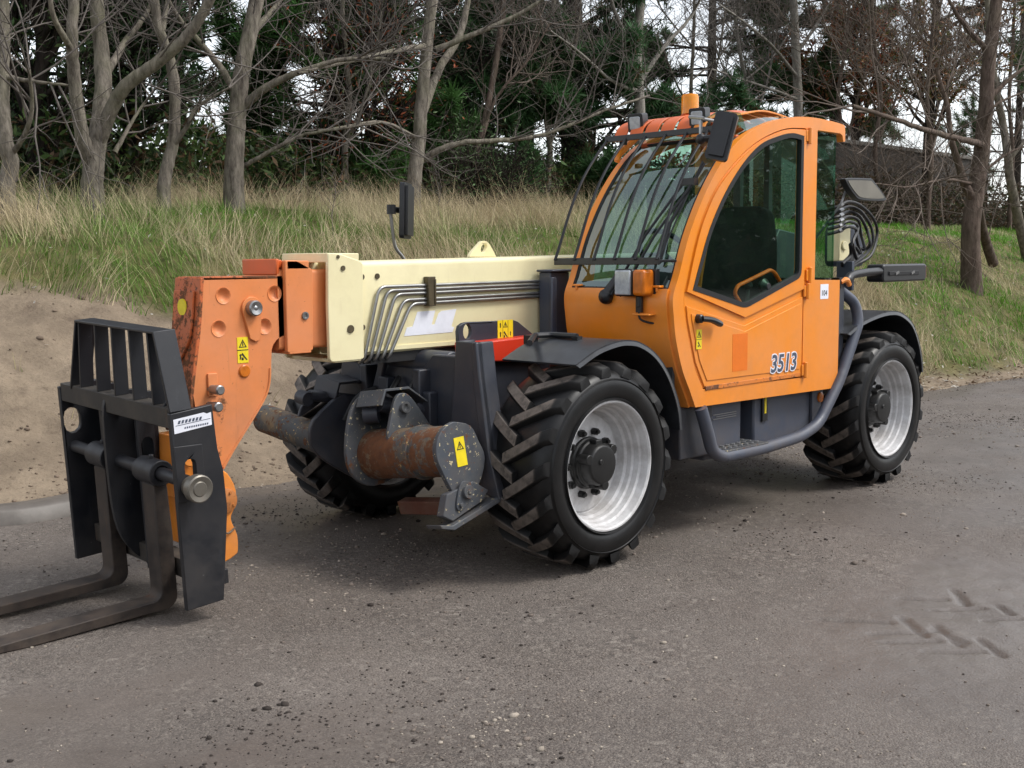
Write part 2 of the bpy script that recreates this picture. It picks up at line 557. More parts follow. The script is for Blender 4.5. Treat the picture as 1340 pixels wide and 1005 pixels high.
def road_edge(x):
    x = np.asarray(x, dtype=float)
    return np.where(x > -11, -2.35 - .115 * np.minimum(x, 4.0), -1.085 + .01 * (x + 11)) + .10 * (fbm(x * .9, x * 0 + 3, 3, 5) - .5)
PD = [-3, -.4, 0, .4, 1.0, 1.6, 2.5, 4.0, 5.5, 7, 9, 14, 40, 300]
PZ = [-.12, -.05, 0, .09, .36, .74, 1.19, 1.83, 2.13, 2.28, 2.36, 2.44, 2.7, 3.2]
def sand_limit(x):
    return np.interp(x, [-5, -3.5, -2, -.8, .5, 2, 6], [.45, .7, 1.5, 2.35, 3.0, 3.2, 3.3])
def bank_z(x, y, rough=True):
    x = np.asarray(x, dtype=float); y = np.asarray(y, dtype=float)
    d = road_edge(x) - y
    z = np.interp(d, PD, PZ)
    if rough:
        k = np.clip(d * 1.5, 0, 1)
        z = z + k * (.20 * (fbm(x * .7, y * .7, 3, 11) - .5) + .10 * (fbm(x * 2.6, y * 2.6, 3, 17) - .5) + .05 * (fbm(x * 9, y * 9, 2, 23) - .5))
        z = z + np.clip(d, 0, .6) * .09 * (fbm(x * 6, y * 6, 3, 31) - .4)
    return z
def axis(*parts):
    a = []
    for lo, hi, st in parts: a += list(np.arange(lo, hi, st))
    return np.array(a)
def grid_obj(name, X, Y, Z, m, cols=None):
    ni, nj = X.shape
    V = np.stack([X.ravel(), Y.ravel(), Z.ravel()], 1)
    i, j = np.meshgrid(np.arange(ni - 1), np.arange(nj - 1), indexing='ij')
    a = (i * nj + j).ravel()
    F = np.stack([a, a + nj, a + nj + 1, a + 1], 1)
    return np_obj(name, V, F4=F, mats=m, cols=cols, smooth=True)

def road_mat(nodes, links):
    k = N(nodes, links)
    big = k.noise(.55, 6, .6)
    mid = k.noise(2.6, 8, .65)
    fine = k.noise(46, 6, .75)
    grit = k.vor(85)
    c = k.mix(k.ramp(big, .38, .62), lin(86, 79, 74), lin(108, 100, 94))
    c = k.mix(k.math('MULTIPLY', k.ramp(mid, .42, .66), .6), c, lin(78, 69, 63))
    c = k.mix(k.math('MULTIPLY', k.ramp(k.noise(1.3, 7, .7), .58, .72), .6), c, lin(124, 115, 107))       # dried pale patches
    c = k.mix(k.math('MULTIPLY', k.ramp(fine, .50, .66), .6), c, lin(58, 52, 47))
    c = k.mix(k.math('MULTIPLY', k.ramp(k.noise(120, 3, .8), .52, .66), .55), c, lin(160, 150, 138))
    c = k.mix(k.math('MULTIPLY', k.ramp(k.noise(9, 8, .75), .52, .68), .4), c, lin(76, 68, 61))
    c = k.mix(k.math('MULTIPLY', k.ramp(grit.outputs['Distance'], .0, .22, (1, 1, 1, 1), (0, 0, 0, 1)), k.math('MULTIPLY', k.ramp(k.noise(1.1, 5, .7), .45, .62), .75)), c, lin(178, 166, 152))
    # compacted aggregate: every stone of the surface a little lighter or darker, joints sunk
    at = k.node('ShaderNodeAttribute'); at.attribute_name = 'tint'
    asep = k.node('ShaderNodeSeparateColor'); links.new(at.outputs['Color'], asep.inputs[0])
    mudm = asep.outputs[1]
    gr = k.math('SUBTRACT', 1.0, k.math('MULTIPLY', mudm, .85))
    c = k.mix(k.math('MULTIPLY', mudm, .7), c, k.mix(k.ramp(mid, .35, .65), lin(88, 80, 74), lin(106, 98, 92)))
    ag = k.vor(115)
    sp = k.node('ShaderNodeSeparateColor'); links.new(ag.outputs['Color'], sp.inputs[0])
    c = k.mix(k.math('MULTIPLY', k.math('MULTIPLY', k.ramp(sp.outputs[0], .62, .95), .28), gr), c, lin(146, 136, 126))
    c = k.mix(k.math('MULTIPLY', k.math('MULTIPLY', k.ramp(sp.outputs[1], .55, .9), .34), gr), c, lin(56, 50, 46))
    ag2 = k.vor(48)
    sp2 = k.node('ShaderNodeSeparateColor'); links.new(ag2.outputs['Color'], sp2.inputs[0])
    pat = k.ramp(k.noise(1.7, 6, .7), .42, .62)
    c = k.mix(k.math('MULTIPLY', k.math('MULTIPLY', k.ramp(sp2.outputs[0], .80, .95), k.math('MULTIPLY', pat, gr)), .5), c, lin(156, 148, 138))
    c = k.mix(k.math('MULTIPLY', k.math('MULTIPLY', k.ramp(sp2.outputs[2], .80, .95), k.math('MULTIPLY', pat, gr)), .5), c, lin(50, 46, 43))
    wet = k.ramp(k.noise(.42, 5, .55), .47, .60)
    c = k.mix(k.math('MULTIPLY', wet, .28), c, lin(70, 64, 60))
    c = k.mix(k.math('MULTIPLY', asep.outputs[0], .55), c, lin(74, 66, 60))
    r = k.math('SUBTRACT', .86, k.math('MAXIMUM', k.math('MULTIPLY', wet, .40), k.math('MULTIPLY', mudm, .50)))
    h = k.math('ADD', k.math('MULTIPLY', fine, .5), k.math('MULTIPLY', k.noise(14, 7, .7), .9))
    h = k.math('SUBTRACT', h, k.math('MULTIPLY', ag.outputs['Distance'], .5))
    b = k.node('ShaderNodeBump'); b.inputs['Distance'].default_value = .016
    links.new(h, b.inputs['Height'])
    links.new(k.math('MULTIPLY', k.math('SUBTRACT', .75, k.math('MULTIPLY', wet, .4)), k.math('SUBTRACT', 1.0, k.math('MULTIPLY', mudm, .7))), b.inputs['Strength'])
    k.bsdf(c, r, 0, b.outputs[0], .4)
M['road'] = mat('muddy_road', road_mat)
xs = axis((-140, -40, 5), (-40, -13, .6), (-13, -6, .12), (-6, -1.8, .05), (-1.8, .5, .016), (.5, 3.4, .05), (3.4, 8, .3), (8, 80, 6))
tt = np.concatenate([[-.5, -.35, -.2], np.arange(-.1, 4.2, .05), np.arange(4.2, 5.7, .016), np.arange(5.7, 9, .3), np.arange(9, 70, 5)])
XX, TT = np.meshgrid(xs, tt, indexing='ij')
YY = road_edge(XX) + TT
near = np.clip(1 - np.maximum(0, TT - 6) / 3, 0, 1)
def road_z(x, y):
    x = np.asarray(x, dtype=float); y = np.asarray(y, dtype=float)
    t = y - road_edge(x)
    near = np.clip(1 - np.maximum(0, t - 6) / 3, 0, 1)
    z = near * (.016 * (fbm(x * .55, y * 1.1, 3, 41) - .5) + .016 * (fbm(x * 3.2, y * 3.2, 3, 43) - .5) + .007 * (fbm(x * 12, y * 12, 2, 47) - .5))
    z = z - .012 * np.exp(-((y - 3.0 - .2 * x) / .5) ** 2) * near
    return np.where(t < .1, z * .5, z) - .004
ZZ = road_z(XX, YY)
# chevron tyre prints pressed into the soft mud at the right front: each a short groove (ends, width)
PRINTS = (((1075, 808), (1165, 812), .05), ((1140, 826), (1228, 822), .05), ((1182, 806), (1210, 828), .06), ((1222, 820), (1262, 836), .05), ((1150, 838), (1230, 834), .045), ((1210, 848), (1290, 848), .045), ((1224, 815), (1256, 840), .05), ((1282, 832), (1312, 854), .05), ((1180, 780), (1238, 780), .05), ((1220, 795), (1285, 792), .05), ((1250, 770), (1262, 786), .06), ((1304, 788), (1322, 800), .05), ((1285, 808), (1338, 806), .04))
PM = np.zeros_like(XX)
for a, b, w in PRINTS:
    A_, B_ = onZ(a[0], a[1], 0), onZ(b[0], b[1], 0)
    dx, dy = B_.x - A_.x, B_.y - A_.y; L2 = dx * dx + dy * dy
    t_ = np.clip(((XX - A_.x) * dx + (YY - A_.y) * dy) / L2, 0, 1)
    dd_ = np.hypot(XX - A_.x - t_ * dx, YY - A_.y - t_ * dy) + .018 * (fbm(XX * 16, YY * 16, 2, 7) - .5)
    PM = np.maximum(PM, np.clip((w * .62 - dd_) / .022, 0, 1))
# soft wet mud: a broad patch at the right front and drifts of it elsewhere
MUD = np.clip((fbm(XX * .42 + 7, YY * .8, 4, 53) - .50) * 5, 0, 1)
MUD = np.maximum(MUD, np.clip(1.25 * np.exp(-((XX + .35) / 1.5) ** 2 - ((YY - 2.75 - .12 * XX) / .62) ** 2) + .5 * (fbm(XX * 2.5, YY * 2.5, 3, 59) - .5), 0, 1))
ZZ = ZZ - .012 * PM + .004 * np.clip(PM * (1 - PM) * 4, 0, 1)
tag(grid_obj('road', XX, YY, ZZ, M['road'], np.stack([PM.ravel(), MUD.ravel(), MUD.ravel() * 0], 1)), kind='structure')

def bank_mat(nodes, links):
    k = N(nodes, links)
    at = k.node('ShaderNodeAttribute'); at.attribute_name = 'tint'
    n1 = k.noise(2.2, 8, .7); n2 = k.noise(28, 6, .7)
    sand = k.mix(k.ramp(n1, .35, .65), lin(114, 101, 86), lin(144, 129, 110))
    sand = k.mix(k.math('MULTIPLY', k.ramp(k.noise(5, 8, .72), .54, .68), .65), sand, lin(90, 77, 66))
    sand = k.mix(k.math('MULTIPLY', k.ramp(n2, .55, .75), .4), sand, lin(80, 69, 58))
    turf = k.mix(k.ramp(k.noise(3, 7, .65), .35, .65), lin(70, 74, 40), lin(112, 104, 68))
    turf = k.mix(k.math('MULTIPLY', k.ramp(n2, .5, .75), .5), turf, lin(56, 50, 36))
    c = k.mix(at.outputs['Fac'], sand, turf)
    h = k.math('ADD', k.math('MULTIPLY', k.noise(11, 8, .7), 1.0), k.math('MULTIPLY', n2, .4))
    k.bsdf(c, .92, 0, k.bump(h, .9, .035), .2)
M['bank'] = mat('bank_soil', bank_mat)
xs = axis((-180, -45, 5), (-45, -26, .8), (-26, -8, .2), (-8, 4.5, .075), (4.5, 12, .5), (12, 100, 6))
dd = np.concatenate([np.arange(-.5, 3.6, .075), np.arange(3.6, 9, .16), np.arange(9, 16, .8), np.arange(16, 60, 4), np.arange(60, 320, 30)])
XX, DD = np.meshgrid(xs, dd, indexing='ij')
YY = road_edge(XX) - DD
ZZ = bank_z(XX, YY)
g = np.clip((DD - sand_limit(XX) + .9 * (fbm(XX * 1.4, YY * 1.4, 3, 61) - .5)) * 2.5 + .5, 0, 1)
tag(grid_obj('grass_bank', XX, YY, ZZ, M['bank'], np.repeat(g.ravel()[:, None], 3, 1)), kind='structure')

# concrete kerb at the foot of the sandy bank
M['kerb'] = plain('wet_concrete_kerb', lin(92, 86, 80), .5, nscale=5, var=.16, bump=.3)
mb = MB()
kx = np.linspace(.75, 7.5, 60)
sec = [(-.30, -.06), (-.30, .08), (-.10, .115), (-.015, .105), (.015, .08), (.045, -.06)]
g = []
for x in kx:
    w = .02 * math.sin(x * 5.1) + .015 * math.sin(x * 11.7)
    ye = float(np.interp(x, [0, 8], [-2.38, -3.02])) + .17
    g.append([(x, ye + a + (w if i > 2 else 0), b + (.008 * math.sin(x * 7) if i < 4 else 0)) for i, (a, b) in enumerate(sec)])
mb.sheet(g); mb.add(g[0], [tuple(range(6))])
tag(obj('kerb', mb, M['kerb'], smooth=50), kind='structure')

def in_view(P, margin=220):
    """keep what the photograph, or a camera a step to its side, could see"""
    d = P - np.array(CAM)
    z = d @ np.array(_f)
    px = 670 + FPX * (d @ np.array(_r2)) / np.maximum(z, .1)
    py = 502.5 - FPX * (d @ np.array(_u2)) / np.maximum(z, .1)
    return (z > .3) & (px > -margin) & (px < 1340 + margin) & (py > -margin) & (py < 1005 + margin)
# ================================================================== THE TELEHANDLER
T = empty('telehandler')
tag(T, 'orange and cream telehandler with rusty boom head, parked on the muddy road', 'telehandler')

# ---------------------------------------------------------------- wheels
def lug_mesh(side):
    mb = MB(); K = 6
    vs = []
    for i in range(K + 1):
        s = i / K
        y = 0.222 + (-0.035 - 0.222) * s
        th = -0.30 * s ** 0.85 if side > 0 else -0.30 * s ** 0.85
        bw = 0.082 - 0.012 * s; tw = 0.058 - 0.004 * s
        rt = 0.546 - 0.030 * max(0, (0.17 - s) / 0.17)
        rb = 0.468 if i == 0 else (0.486 if s < 0.2 else 0.497)
        for (a, r) in ((-bw, rb), (bw, rb), (tw + .008, rt - .010), (tw - .006, rt), (-tw + .006, rt), (-tw - .008, rt - .010)):
            vs.append((r * math.cos(th + a), side * y, r * math.sin(th + a)))
    fs = []
    for i in range(K):
        for k in range(6):
            fs.append((i * 6 + k, i * 6 + (k + 1) % 6, i * 6 + 6 + (k + 1) % 6, i * 6 + 6 + k))
    fs += [(5, 4, 3, 2, 1, 0), tuple(range(K * 6, K * 6 + 6))]
    mb.add(vs, fs)
    return new_mesh('lug', mb.v, mb.f, M['lug'], None, 45)
LUG = [lug_mesh(1), lug_mesh(-1)]
WB = 3.083
def make_wheel(loc):
    w = empty('wheel', loc, T)
    mb = MB()
    prof = [(.203, .336), (.224, .362), (.233, .40), (.228, .445), (.212, .474), (.186, .496), (.12, .503), (0, .506), (-.12, .502), (-.186, .492), (-.212, .474), (-.228, .445), (-.233, .40), (-.224, .362), (-.203, .336), (-.1, .30), (.1, .30)]
    mb.lathe(prof, (0, 0, 0), (0, 1, 0), 72, close=True)
    for r0 in (.352, .452):                                     # moulded rings on the sidewall
        mb.lathe([(.222 if r0 < .4 else .2215, r0 - .006), (.236 if r0 < .4 else .231, r0), (.222 if r0 < .4 else .2215, r0 + .006)], (0, 0, 0), (0, 1, 0), 72, close=True)
    obj('tyre', mb, M['tyre'], w, smooth=50)
    for k in range(18):
        for sd in (0, 1):
            o = bpy.data.objects.new('lug', LUG[sd]); COL.objects.link(o); o.parent = w
            o.rotation_euler = (0, -(2 * PI * (k + 0.5 * sd) / 18 + 0.10), 0)
    mb = MB()
    mb.lathe([(.196, .338), (.212, .346), (.221, .342), (.221, .334), (.212, .327), (.168, .322), (.160, .311), (.128, .308), (.120, .297), (.092, .294), (.082, .281), (.034, .277), (.030, .272), (.040, .262), (.050, .20), (.056, .13), (.056, .02), (-.01, .02), (-.01, .27), (-.20, .322), (-.205, .345), (-.19, .345), (-.17, .328), (.18, .328)], (0, 0, 0), (0, 1, 0), 72, close=True)
    obj('rim', mb, M['rim'], w, smooth=30)
    mb = MB()
    mb.lathe([(.057, .001), (.057, .14), (.074, .14), (.08, .128), (.10, .126), (.106, .115), (.160, .112), (.174, .10), (.180, .055), (.180, .001)], (0, 0, 0), (0, 1, 0), 28)
    for k in range(3):
        a = 2 * PI * k / 3 + 0.35
        c = (math.cos(a) * .112, 0, math.sin(a) * .112)
        mb.cyl((c[0], .10, c[2]), (c[0], .172, c[2]), .028, 10)
    mb.cyl((.03, .18, .02), (.03, .188, .02), .016, 8)
    mb.obox((0, .12, .1), (.05, .05, .06)); mb.obox((.01, .125, -.1), (.06, .04, .05))
    obj('hub', mb, M['hub'], w, bevel=.004)
    mb = MB(); mb.cyl((.170, .056, 0), (.170, .084, 0), .020, 6); mb.cyl((.170, .08, 0), (.170, .098, 0), .011, 8)
    nut = new_mesh('wheel_nut', mb.v, mb.f, M['hub'], None, 30)
    for k in range(10):
        o = bpy.data.objects.new('wheel_nut', nut); COL.objects.link(o); o.parent = w
        o.rotation_euler = (0, 2 * PI * (k + .5) / 10 + PI / 2, 0)
    mb = MB(); mb.cyl((-.125, .06, -.07), (-.15, .085, -.075), .007, 8)
    obj('valve_cap', mb, plain('blue_plastic', lin(60, 130, 220), .4), w)
    return w
def copy_tree(src, parent):
    c = clone(src, parent)
    for ch in list(src.children): copy_tree(ch, c)
    return c
w1 = make_wheel((0, .785, .535))
for loc, flip, spin in (((-WB, .785, .535), 1, .7), ((0, -1.0, .535), -1, .2), ((-WB, -1.0, .535), -1, .4)):
    w = copy_tree(w1, T); w.location = loc; w.scale = (1, flip, 1)
    w.rotation_euler = (0, spin * 2 * PI / 18, 0)

# ---------------------------------------------------------------- chassis, axles
mb = MB()
mb.box(-3.75, .52, -.42, -.36, .50, 1.02); mb.box(-3.75, .52, .04, .10, .50, 1.02)
mb.box(-3.75, .50, -.36, .04, .50, .54)
mb.box(-3.74, -3.70, -.36, .04, .54, 1.0)
mb.box(-1.4, -1.36, -.36, .04, .54, 1.0)
obj('chassis_frame', mb, M['chassis'], T, bevel=.008)
for x in (0, -WB):
    mb = MB()
    mb.cyl((x, -.82, .535), (x, .62, .535), .085, 16)
    mb.ball((x, -.2, .535), .19, 1, 1.1, 1, 16, 10)
    for y in (-.72, .50):
        mb.box(x - .12, x + .12, y - .08, y + .08, .40, .68)
        mb.cyl((x, y, .3), (x, y, .77), .06, 12)
    mb.cyl((x + .18, -.6, .55), (x + .18, .45, .55), .04, 10)
    mb.cyl((x, .58, .535), (x, .80, .535), .11, 16); mb.cyl((x, -1.0, .535), (x, -.78, .535), .11, 16)
    obj('axle', mb, M['chassis'], T, bevel=.01)
# front cross panel with its recess
mb = MB()
mb.prism([(-.42, .50), (.36, .46), (.40, .80), (.38, 1.10), (.12, 1.10), (.04, 1.02), (-.30, 1.02), (-.42, 1.06)], 'x', .36, .44)
mb.box(.30, .36, -.40, .34, .50, .54); mb.prism([(-.10, .60), (.02, .60), (.02, .92), (-.10, .92)], 'x', .44, .47)
mb.cyl((.36, -.36, 1.04), (.36, .2, 1.04), .075, 16)
mb.box(.44, .50, -.28, -.20, .5, .96); mb.box(.44, .50, .10, .16, .5, .90)
mb.box(-.6, .36, .16, .20, .46, 1.06)
obj('front_panel', mb, M['steel_blue'], T, bevel=.008)
mb = MB()
mb.tube(fillet([(.46, -.14, .96), (.56, -.12, .86), (.54, -.06, .70), (.46, -.02, .62)], .06), .016, 8)
mb.tube(fillet([(.46, .02, .98), (.58, .04, .86), (.55, .08, .66), (.46, .06, .58)], .06), .014, 8)
mb.tube(fillet([(.46, -.3, .9), (.62, -.32, .86), (.68, -.36, .72)], .06), .014, 8)
obj('hydraulic_hose', mb, M['hose'], T)
# left mounting post of the stabiliser: a tapered folded plate
mb = MB()
pf = [(.34, .40), (.72, .42), (.66, .64), (.595, 1.02), (.575, 1.19), (.41, 1.19), (.40, 1.06), (.37, .80)]
mb.prism(pf, 'x', .50, .535)
mb.prism([(.60, .42), (.735, .40), (.66, .64), (.595, 1.02), (.575, 1.19), (.545, 1.19), (.55, 1.0), (.60, .64)], 'x', .42, .545)
mb.prism([(.34, .42), (.36, .42), (.39, .80), (.42, 1.06), (.42, 1.19), (.40, 1.19), (.38, 1.06), (.355, .80)], 'x', .40, .50)
obj('stabiliser_post', mb, M['steel_blue'], T, bevel=.006)
mb = MB()
mb.prism([(-.74, .42), (-.42, .42), (-.40, .95), (-.52, 1.08), (-.60, 1.08)], 'x', .46, .50)
mb.obox((.48, -.30, .92), (.03, .05, .5), Matrix.Rotation(math.radians(-22), 3, 'X'))
obj('stabiliser_post', mb, M['steel_blue'], T, bevel=.006)

# ---------------------------------------------------------------- stabilisers
def stabiliser():
    e = empty('stabiliser', (0, 0, 0), T)
    return e
# near one: horizontal rusty cylinder with a round end plate
S1 = stabiliser()
cx, cz0, cz1, y0, y1 = .735, .575, .665, -.02, .63
mb = MB(); mb.lathe([(0, .02), (0, .125), (.02, .135), (.15, .132), (.63, .128), (.66, .02)], (cx, y0, cz0), (0, y1 - y0, cz1 - cz0), 36)
mb.lathe([(.40, .128), (.40, .142), (.425, .142), (.425, .128)], (cx, y0, cz0), (0, y1 - y0, cz1 - cz0), 36, close=True)
obj('cylinder', mb, M['rust_tube'], S1, smooth=45)
rot = Matrix.Rotation(math.atan2(cz1 - cz0, y1 - y0), 4, 'X')
mb = MB(); mb.T = Matrix.Translation((cx, y1, cz1)) @ rot
out = [(.0, .145)] + [(.145 * math.sin(a), .145 * math.cos(a)) for a in np.linspace(.2, 2.1, 10)] + [(.085, -.16), (.02, -.25), (-.11, -.19), (-.175, -.06), (-.145, .03), (-.10, .115)]
out = spline(out, 3, True)
mb.prism(out, 'y', -.018, .012)
obj('end_plate', mb, M['chipped'], S1, bevel=.004)
mb = MB(); mb.T = Matrix.Translation((cx, y1, cz1)) @ rot
mb.prism([(-.06, -.16), (.12, -.20), (.16, -.30), (.10, -.335), (-.10, -.27), (-.16, -.22)], 'y', -.02, .03)
mb.prism([(-.20, -.26), (.13, -.35), (.21, -.335), (.20, -.355), (.12, -.375), (-.21, -.285)], 'y', -.05, .06)
obj('foot_bracket', mb, M['chipped'], S1, bevel=.004)
mb = MB(); mb.T = Matrix.Translation((cx, y1, cz1)) @ rot
mb.prism(spline([(-.045, -.17), (.02, -.15), (.055, -.2), (.075, -.27), (.05, -.29), (-.0, -.262), (-.05, -.225)], 3, True), 'y', .03, .042)
mb.cyl((.0, .04, -.205), (.0, .062, -.205), .034, 16); mb.cyl((.0, .06, -.205), (.0, .068, -.205), .013, 6); mb.cyl((.05, .04, -.262), (.05, .056, -.262), .012, 6)
obj('pivot_pin', mb, M['chipped'], S1, bevel=.002)
mb = MB(); mb.T = Matrix.Translation((cx, y1, cz1)) @ rot
mb.prism([(-.10, -.245), (-.035, -.262), (-.05, -.335), (-.115, -.318)], 'y', -.56, -.02)
obj('foot_bar', mb, paint('brown_rust', lin(86, 44, 28), rust=.55, rough=.7, dirt=.4, chips=.7), S1, bevel=.006)
mb = MB(); mb.T = Matrix.Translation((cx, -.01, .58)) @ rot
out = spline([(.20, .02), (.14, .24), (.03, .33), (-.05, .31), (-.10, .20), (-.14, 0), (-.12, -.13), (.04, -.17), (.16, -.11)], 4, True)
mb.prism(out, 'y', -.02, .005)
mb.T = Matrix.Translation((cx, .22, .62)) @ rot
mb.prism(spline([(.10, .10), (.03, .27), (-.03, .30), (-.09, .26), (-.20, .10)], 4, False) + [(-.2, .05), (.1, .05)], 'y', -.012, .012)
obj('lug_plate', mb, M['chipped'], S1, bevel=.004)
mb = MB(); mb.T = Matrix.Translation((cx, .22, .62)) @ rot
mb.lathe([(0, .026), (.02, .03), (.028, .03), (.028, .018), (.01, .016)], (-.02, .008, .225), (0, 1, 0), 18)
obj('pin_ring', mb, M['chrome'], S1)
mb = MB(); mb.T = Matrix.Translation((cx - .01, .11, .60)) @ rot
cap = [(.13, .255), (.09, .335), (-.07, .335), (-.19, .25), (-.19, .24), (-.07, .322), (.082, .322), (.118, .25)]
mb.prism(cap, 'y', -.10, .11)
obj('top_cover', mb, M['chipped'], S1, bevel=.002)
mb = MB(); mb.T = Matrix.Translation((cx, .10, .62)) @ rot
mb.cyl((.08, -.08, .19), (.03, -.02, .19), .05, 14); mb.cyl((-.3, 0, .16), (.04, 0, .24), .045, 12)
obj('ram', mb, M['steel_blue'], S1)
# far one
S2 = stabiliser()
rot2 = Matrix.Rotation(-.13, 4, 'X')
mb = MB(); mb.lathe([(0, .01), (0, .085), (.62, .085), (.64, .01)], (.75, -.43, .60), (0, -.62, .075), 28)
obj('cylinder', mb, M['rust_tube'], S2, smooth=45)
P2 = [(447.5, 516), (456, 520), (462, 545), (470, 590), (483, 624), (470, 628), (440, 612), (419, 598), (408, 583), (406, 566), (411, 550), (430, 530)]
mb = MB(); mb.prism(spline(xz(P2, -.42), 2, True), 'y', -.45, -.42)
mb.prism(spline(xz([(424, 505), (432, 503), (428, 520), (395, 545), (392, 541), (400, 525)], -.62), 2, True), 'y', -.64, -.62)
obj('lug_plate', mb, M['steel_blue'], S2, bevel=.005)
mb = MB(); q = onY(445, 505, -.5)
mb.T = Matrix.Translation((q.x, q.y, q.z)) @ rot2
mb.prism([(.10, -.05), (.075, .045), (-.07, .045), (-.15, -.01), (-.145, -.02), (-.07, .03), (.065, .03), (.088, -.05)], 'y', -.12, .09)
obj('top_cover', mb, M['chassis'], S2, bevel=.002)
mb = MB(); mb.cyl((.82, -.58, .85), (.82, -.50, .84), .04, 16); mb.cyl((.45, -.5, .80), (.80, -.52, .86), .032, 10)
obj('ram', mb, M['steel_blue'], S2)

def sticker(parent, y, c, w, h, cells, tilt=0.0, name='warning_sticker', th=.0025):
    """yellow warning label on a plane y = const: cells = list of (u, v, size, kind) in label units"""
    mb = MB(); mb.T = Matrix.Translation((c[0], y, c[1])) @ Matrix.Rotation(tilt, 4, 'Y')
    mb.mi = 0; mb.box(-w / 2, w / 2, 0, th, -h / 2, h / 2)
    mb.mi = 1
    for (u, v, s, k) in cells:
        x, z = u * w, v * h
        if k == 'tri':
            o = [(x - s, z - s * .8), (x + s, z - s * .8), (x, z + s)]
            mb.prism(o, 'y', th, th + .0008, [inset(o, s * .2)])
            mb.prism([(x - s * .12, z - s * .45), (x + s * .12, z - s * .45), (x + s * .12, z + s * .35), (x - s * .12, z + s * .35)], 'y', th, th + .0008)
        elif k == 'arm':
            mb.prism([(x - s, z - s), (x - s * .6, z - s), (x + s * .9, z + s * .6), (x + s * .5, z + s)], 'y', th, th + .0008)
            mb.prism([(x + s * .2, z - s), (x + s * .8, z - s), (x + s * .8, z - s * .2), (x + s * .2, z - s * .4)], 'y', th, th + .0008)
        elif k == 'bar':
            mb.prism([(x - s * .25, z - s), (x + s * .25, z - s), (x + s * .25, z + s * .4), (x + s * .5, z + s * .4), (x, z + s), (x - s * .5, z + s * .4), (x - s * .25, z + s * .4)], 'y', th, th + .0008)
        elif k == 'line':
            mb.prism([(x - w * .5, z - s), (x + w * .5, z - s), (x + w * .5, z + s), (x - w * .5, z + s)], 'y', th, th + .0008)
        elif k == 'vline':
            mb.prism([(x - s, z - h * .5), (x + s, z - h * .5), (x + s, z + h * .5), (x - s, z + h * .5)], 'y', th, th + .0008)
    return obj(name, mb, [M['yellow'], M['ink']], parent, smooth=0)
# yellow label on the round end plate (follows its slope)
mb_l = sticker(S1, .0, (0, 0), .068, .145, [(0, .2, .024, 'tri')])
mb_l.matrix_local = Matrix.Translation((cx - .012, y1, cz1)) @ rot @ Matrix.Translation((0, .0125, -.005)) @ Matrix.Rotation(.06, 4, 'Y')
st = sticker(T, .612, (.44, .565), .05, .06, [])

# ---------------------------------------------------------------- boom (pitched a touch, so its ends are measured separately)
B = empty('boom', (0, 0, 0), T)
YB0, YB1 = -.385, -.02
def rrect(y0, y1, z0, z1, r, n=4):
    c = [(y1 - r, z1 - r, 0), (y0 + r, z1 - r, PI / 2), (y0 + r, z0 + r, PI), (y1 - r, z0 + r, 1.5 * PI)]
    return [(a + r * math.cos(t + k * PI / 2 / n), b + r * math.sin(t + k * PI / 2 / n)) for a, b, t in c for k in range(n + 1)]
def section_box(mb, x0, z00, z01, x1, z10, z11, y0, y1, r):
    A = [(x0, p[0], p[1]) for p in rrect(y0, y1, z00, z01, r)]
    Bq = [(x1, p[0], p[1]) for p in rrect(y0, y1, z10, z11, r)]
    n = len(A)
    mb.add(A + Bq, [tuple(range(n)), tuple(range(2 * n - 1, n - 1, -1))] + [(i, (i + 1) % n, n + (i + 1) % n, n + i) for i in range(n)])
mb = MB()
section_box(mb, .82, 1.105, 1.605, -3.35, 1.165, 1.665, YB0, YB1, .03)
mb.box(-.70, .79, YB1, YB1 + .006, 1.128, 1.150)                              # lower flange seam
obj('outer_boom', mb, M['cream'], B, bevel=0, smooth=40)
mb = MB(); mb.box(-.3, .74, YB0 + .02, YB1 - .015, 1.06, 1.118); obj('wear_strip', mb, M['black_matt'], B)
# collar of the outer boom
mb = MB()
pl = xz([(428.7, 331), (443, 331.7), (471, 341.6), (474.5, 345), (475.5, 440), (476.0, 468.6), (472, 470.5), (434, 474), (431, 470), (428.8, 400)], 0)
mb.prism(fillet(pl, .012, 3, True), 'y', YB1, .004)
mb.prism([(a, b) for a, b in fillet(pl, .012, 3, True)], 'y', YB0 - .024, YB0)
mb.box(1.0, .83, YB0 - .02, 0.0, 1.606, 1.646)
mb.box(1.018, 1.03, YB0 - .02, 0.0, 1.60, 1.648)
mb.box(.83, 1.0, YB0 - .02, 0.0, 1.085, 1.104)
obj('boom_collar', mb, M['cream'], B, bevel=.004)
mb = MB()
for (a, b, r) in ((442, 336, 3), (448.5, 351, 4.5), (458.5, 430.5, 7), (477, 362.5, 5), (497, 361.5, 5), (478, 428.5, 5)):
    q = onY(a, b, .004); s = r / 330.
    yb = .004 if a < 475 else YB1
    mb.cyl((q.x, yb - .002, q.z), (q.x, yb + .006, q.z), s, 12)
obj('bolt_head', mb, M['clamp'], B)
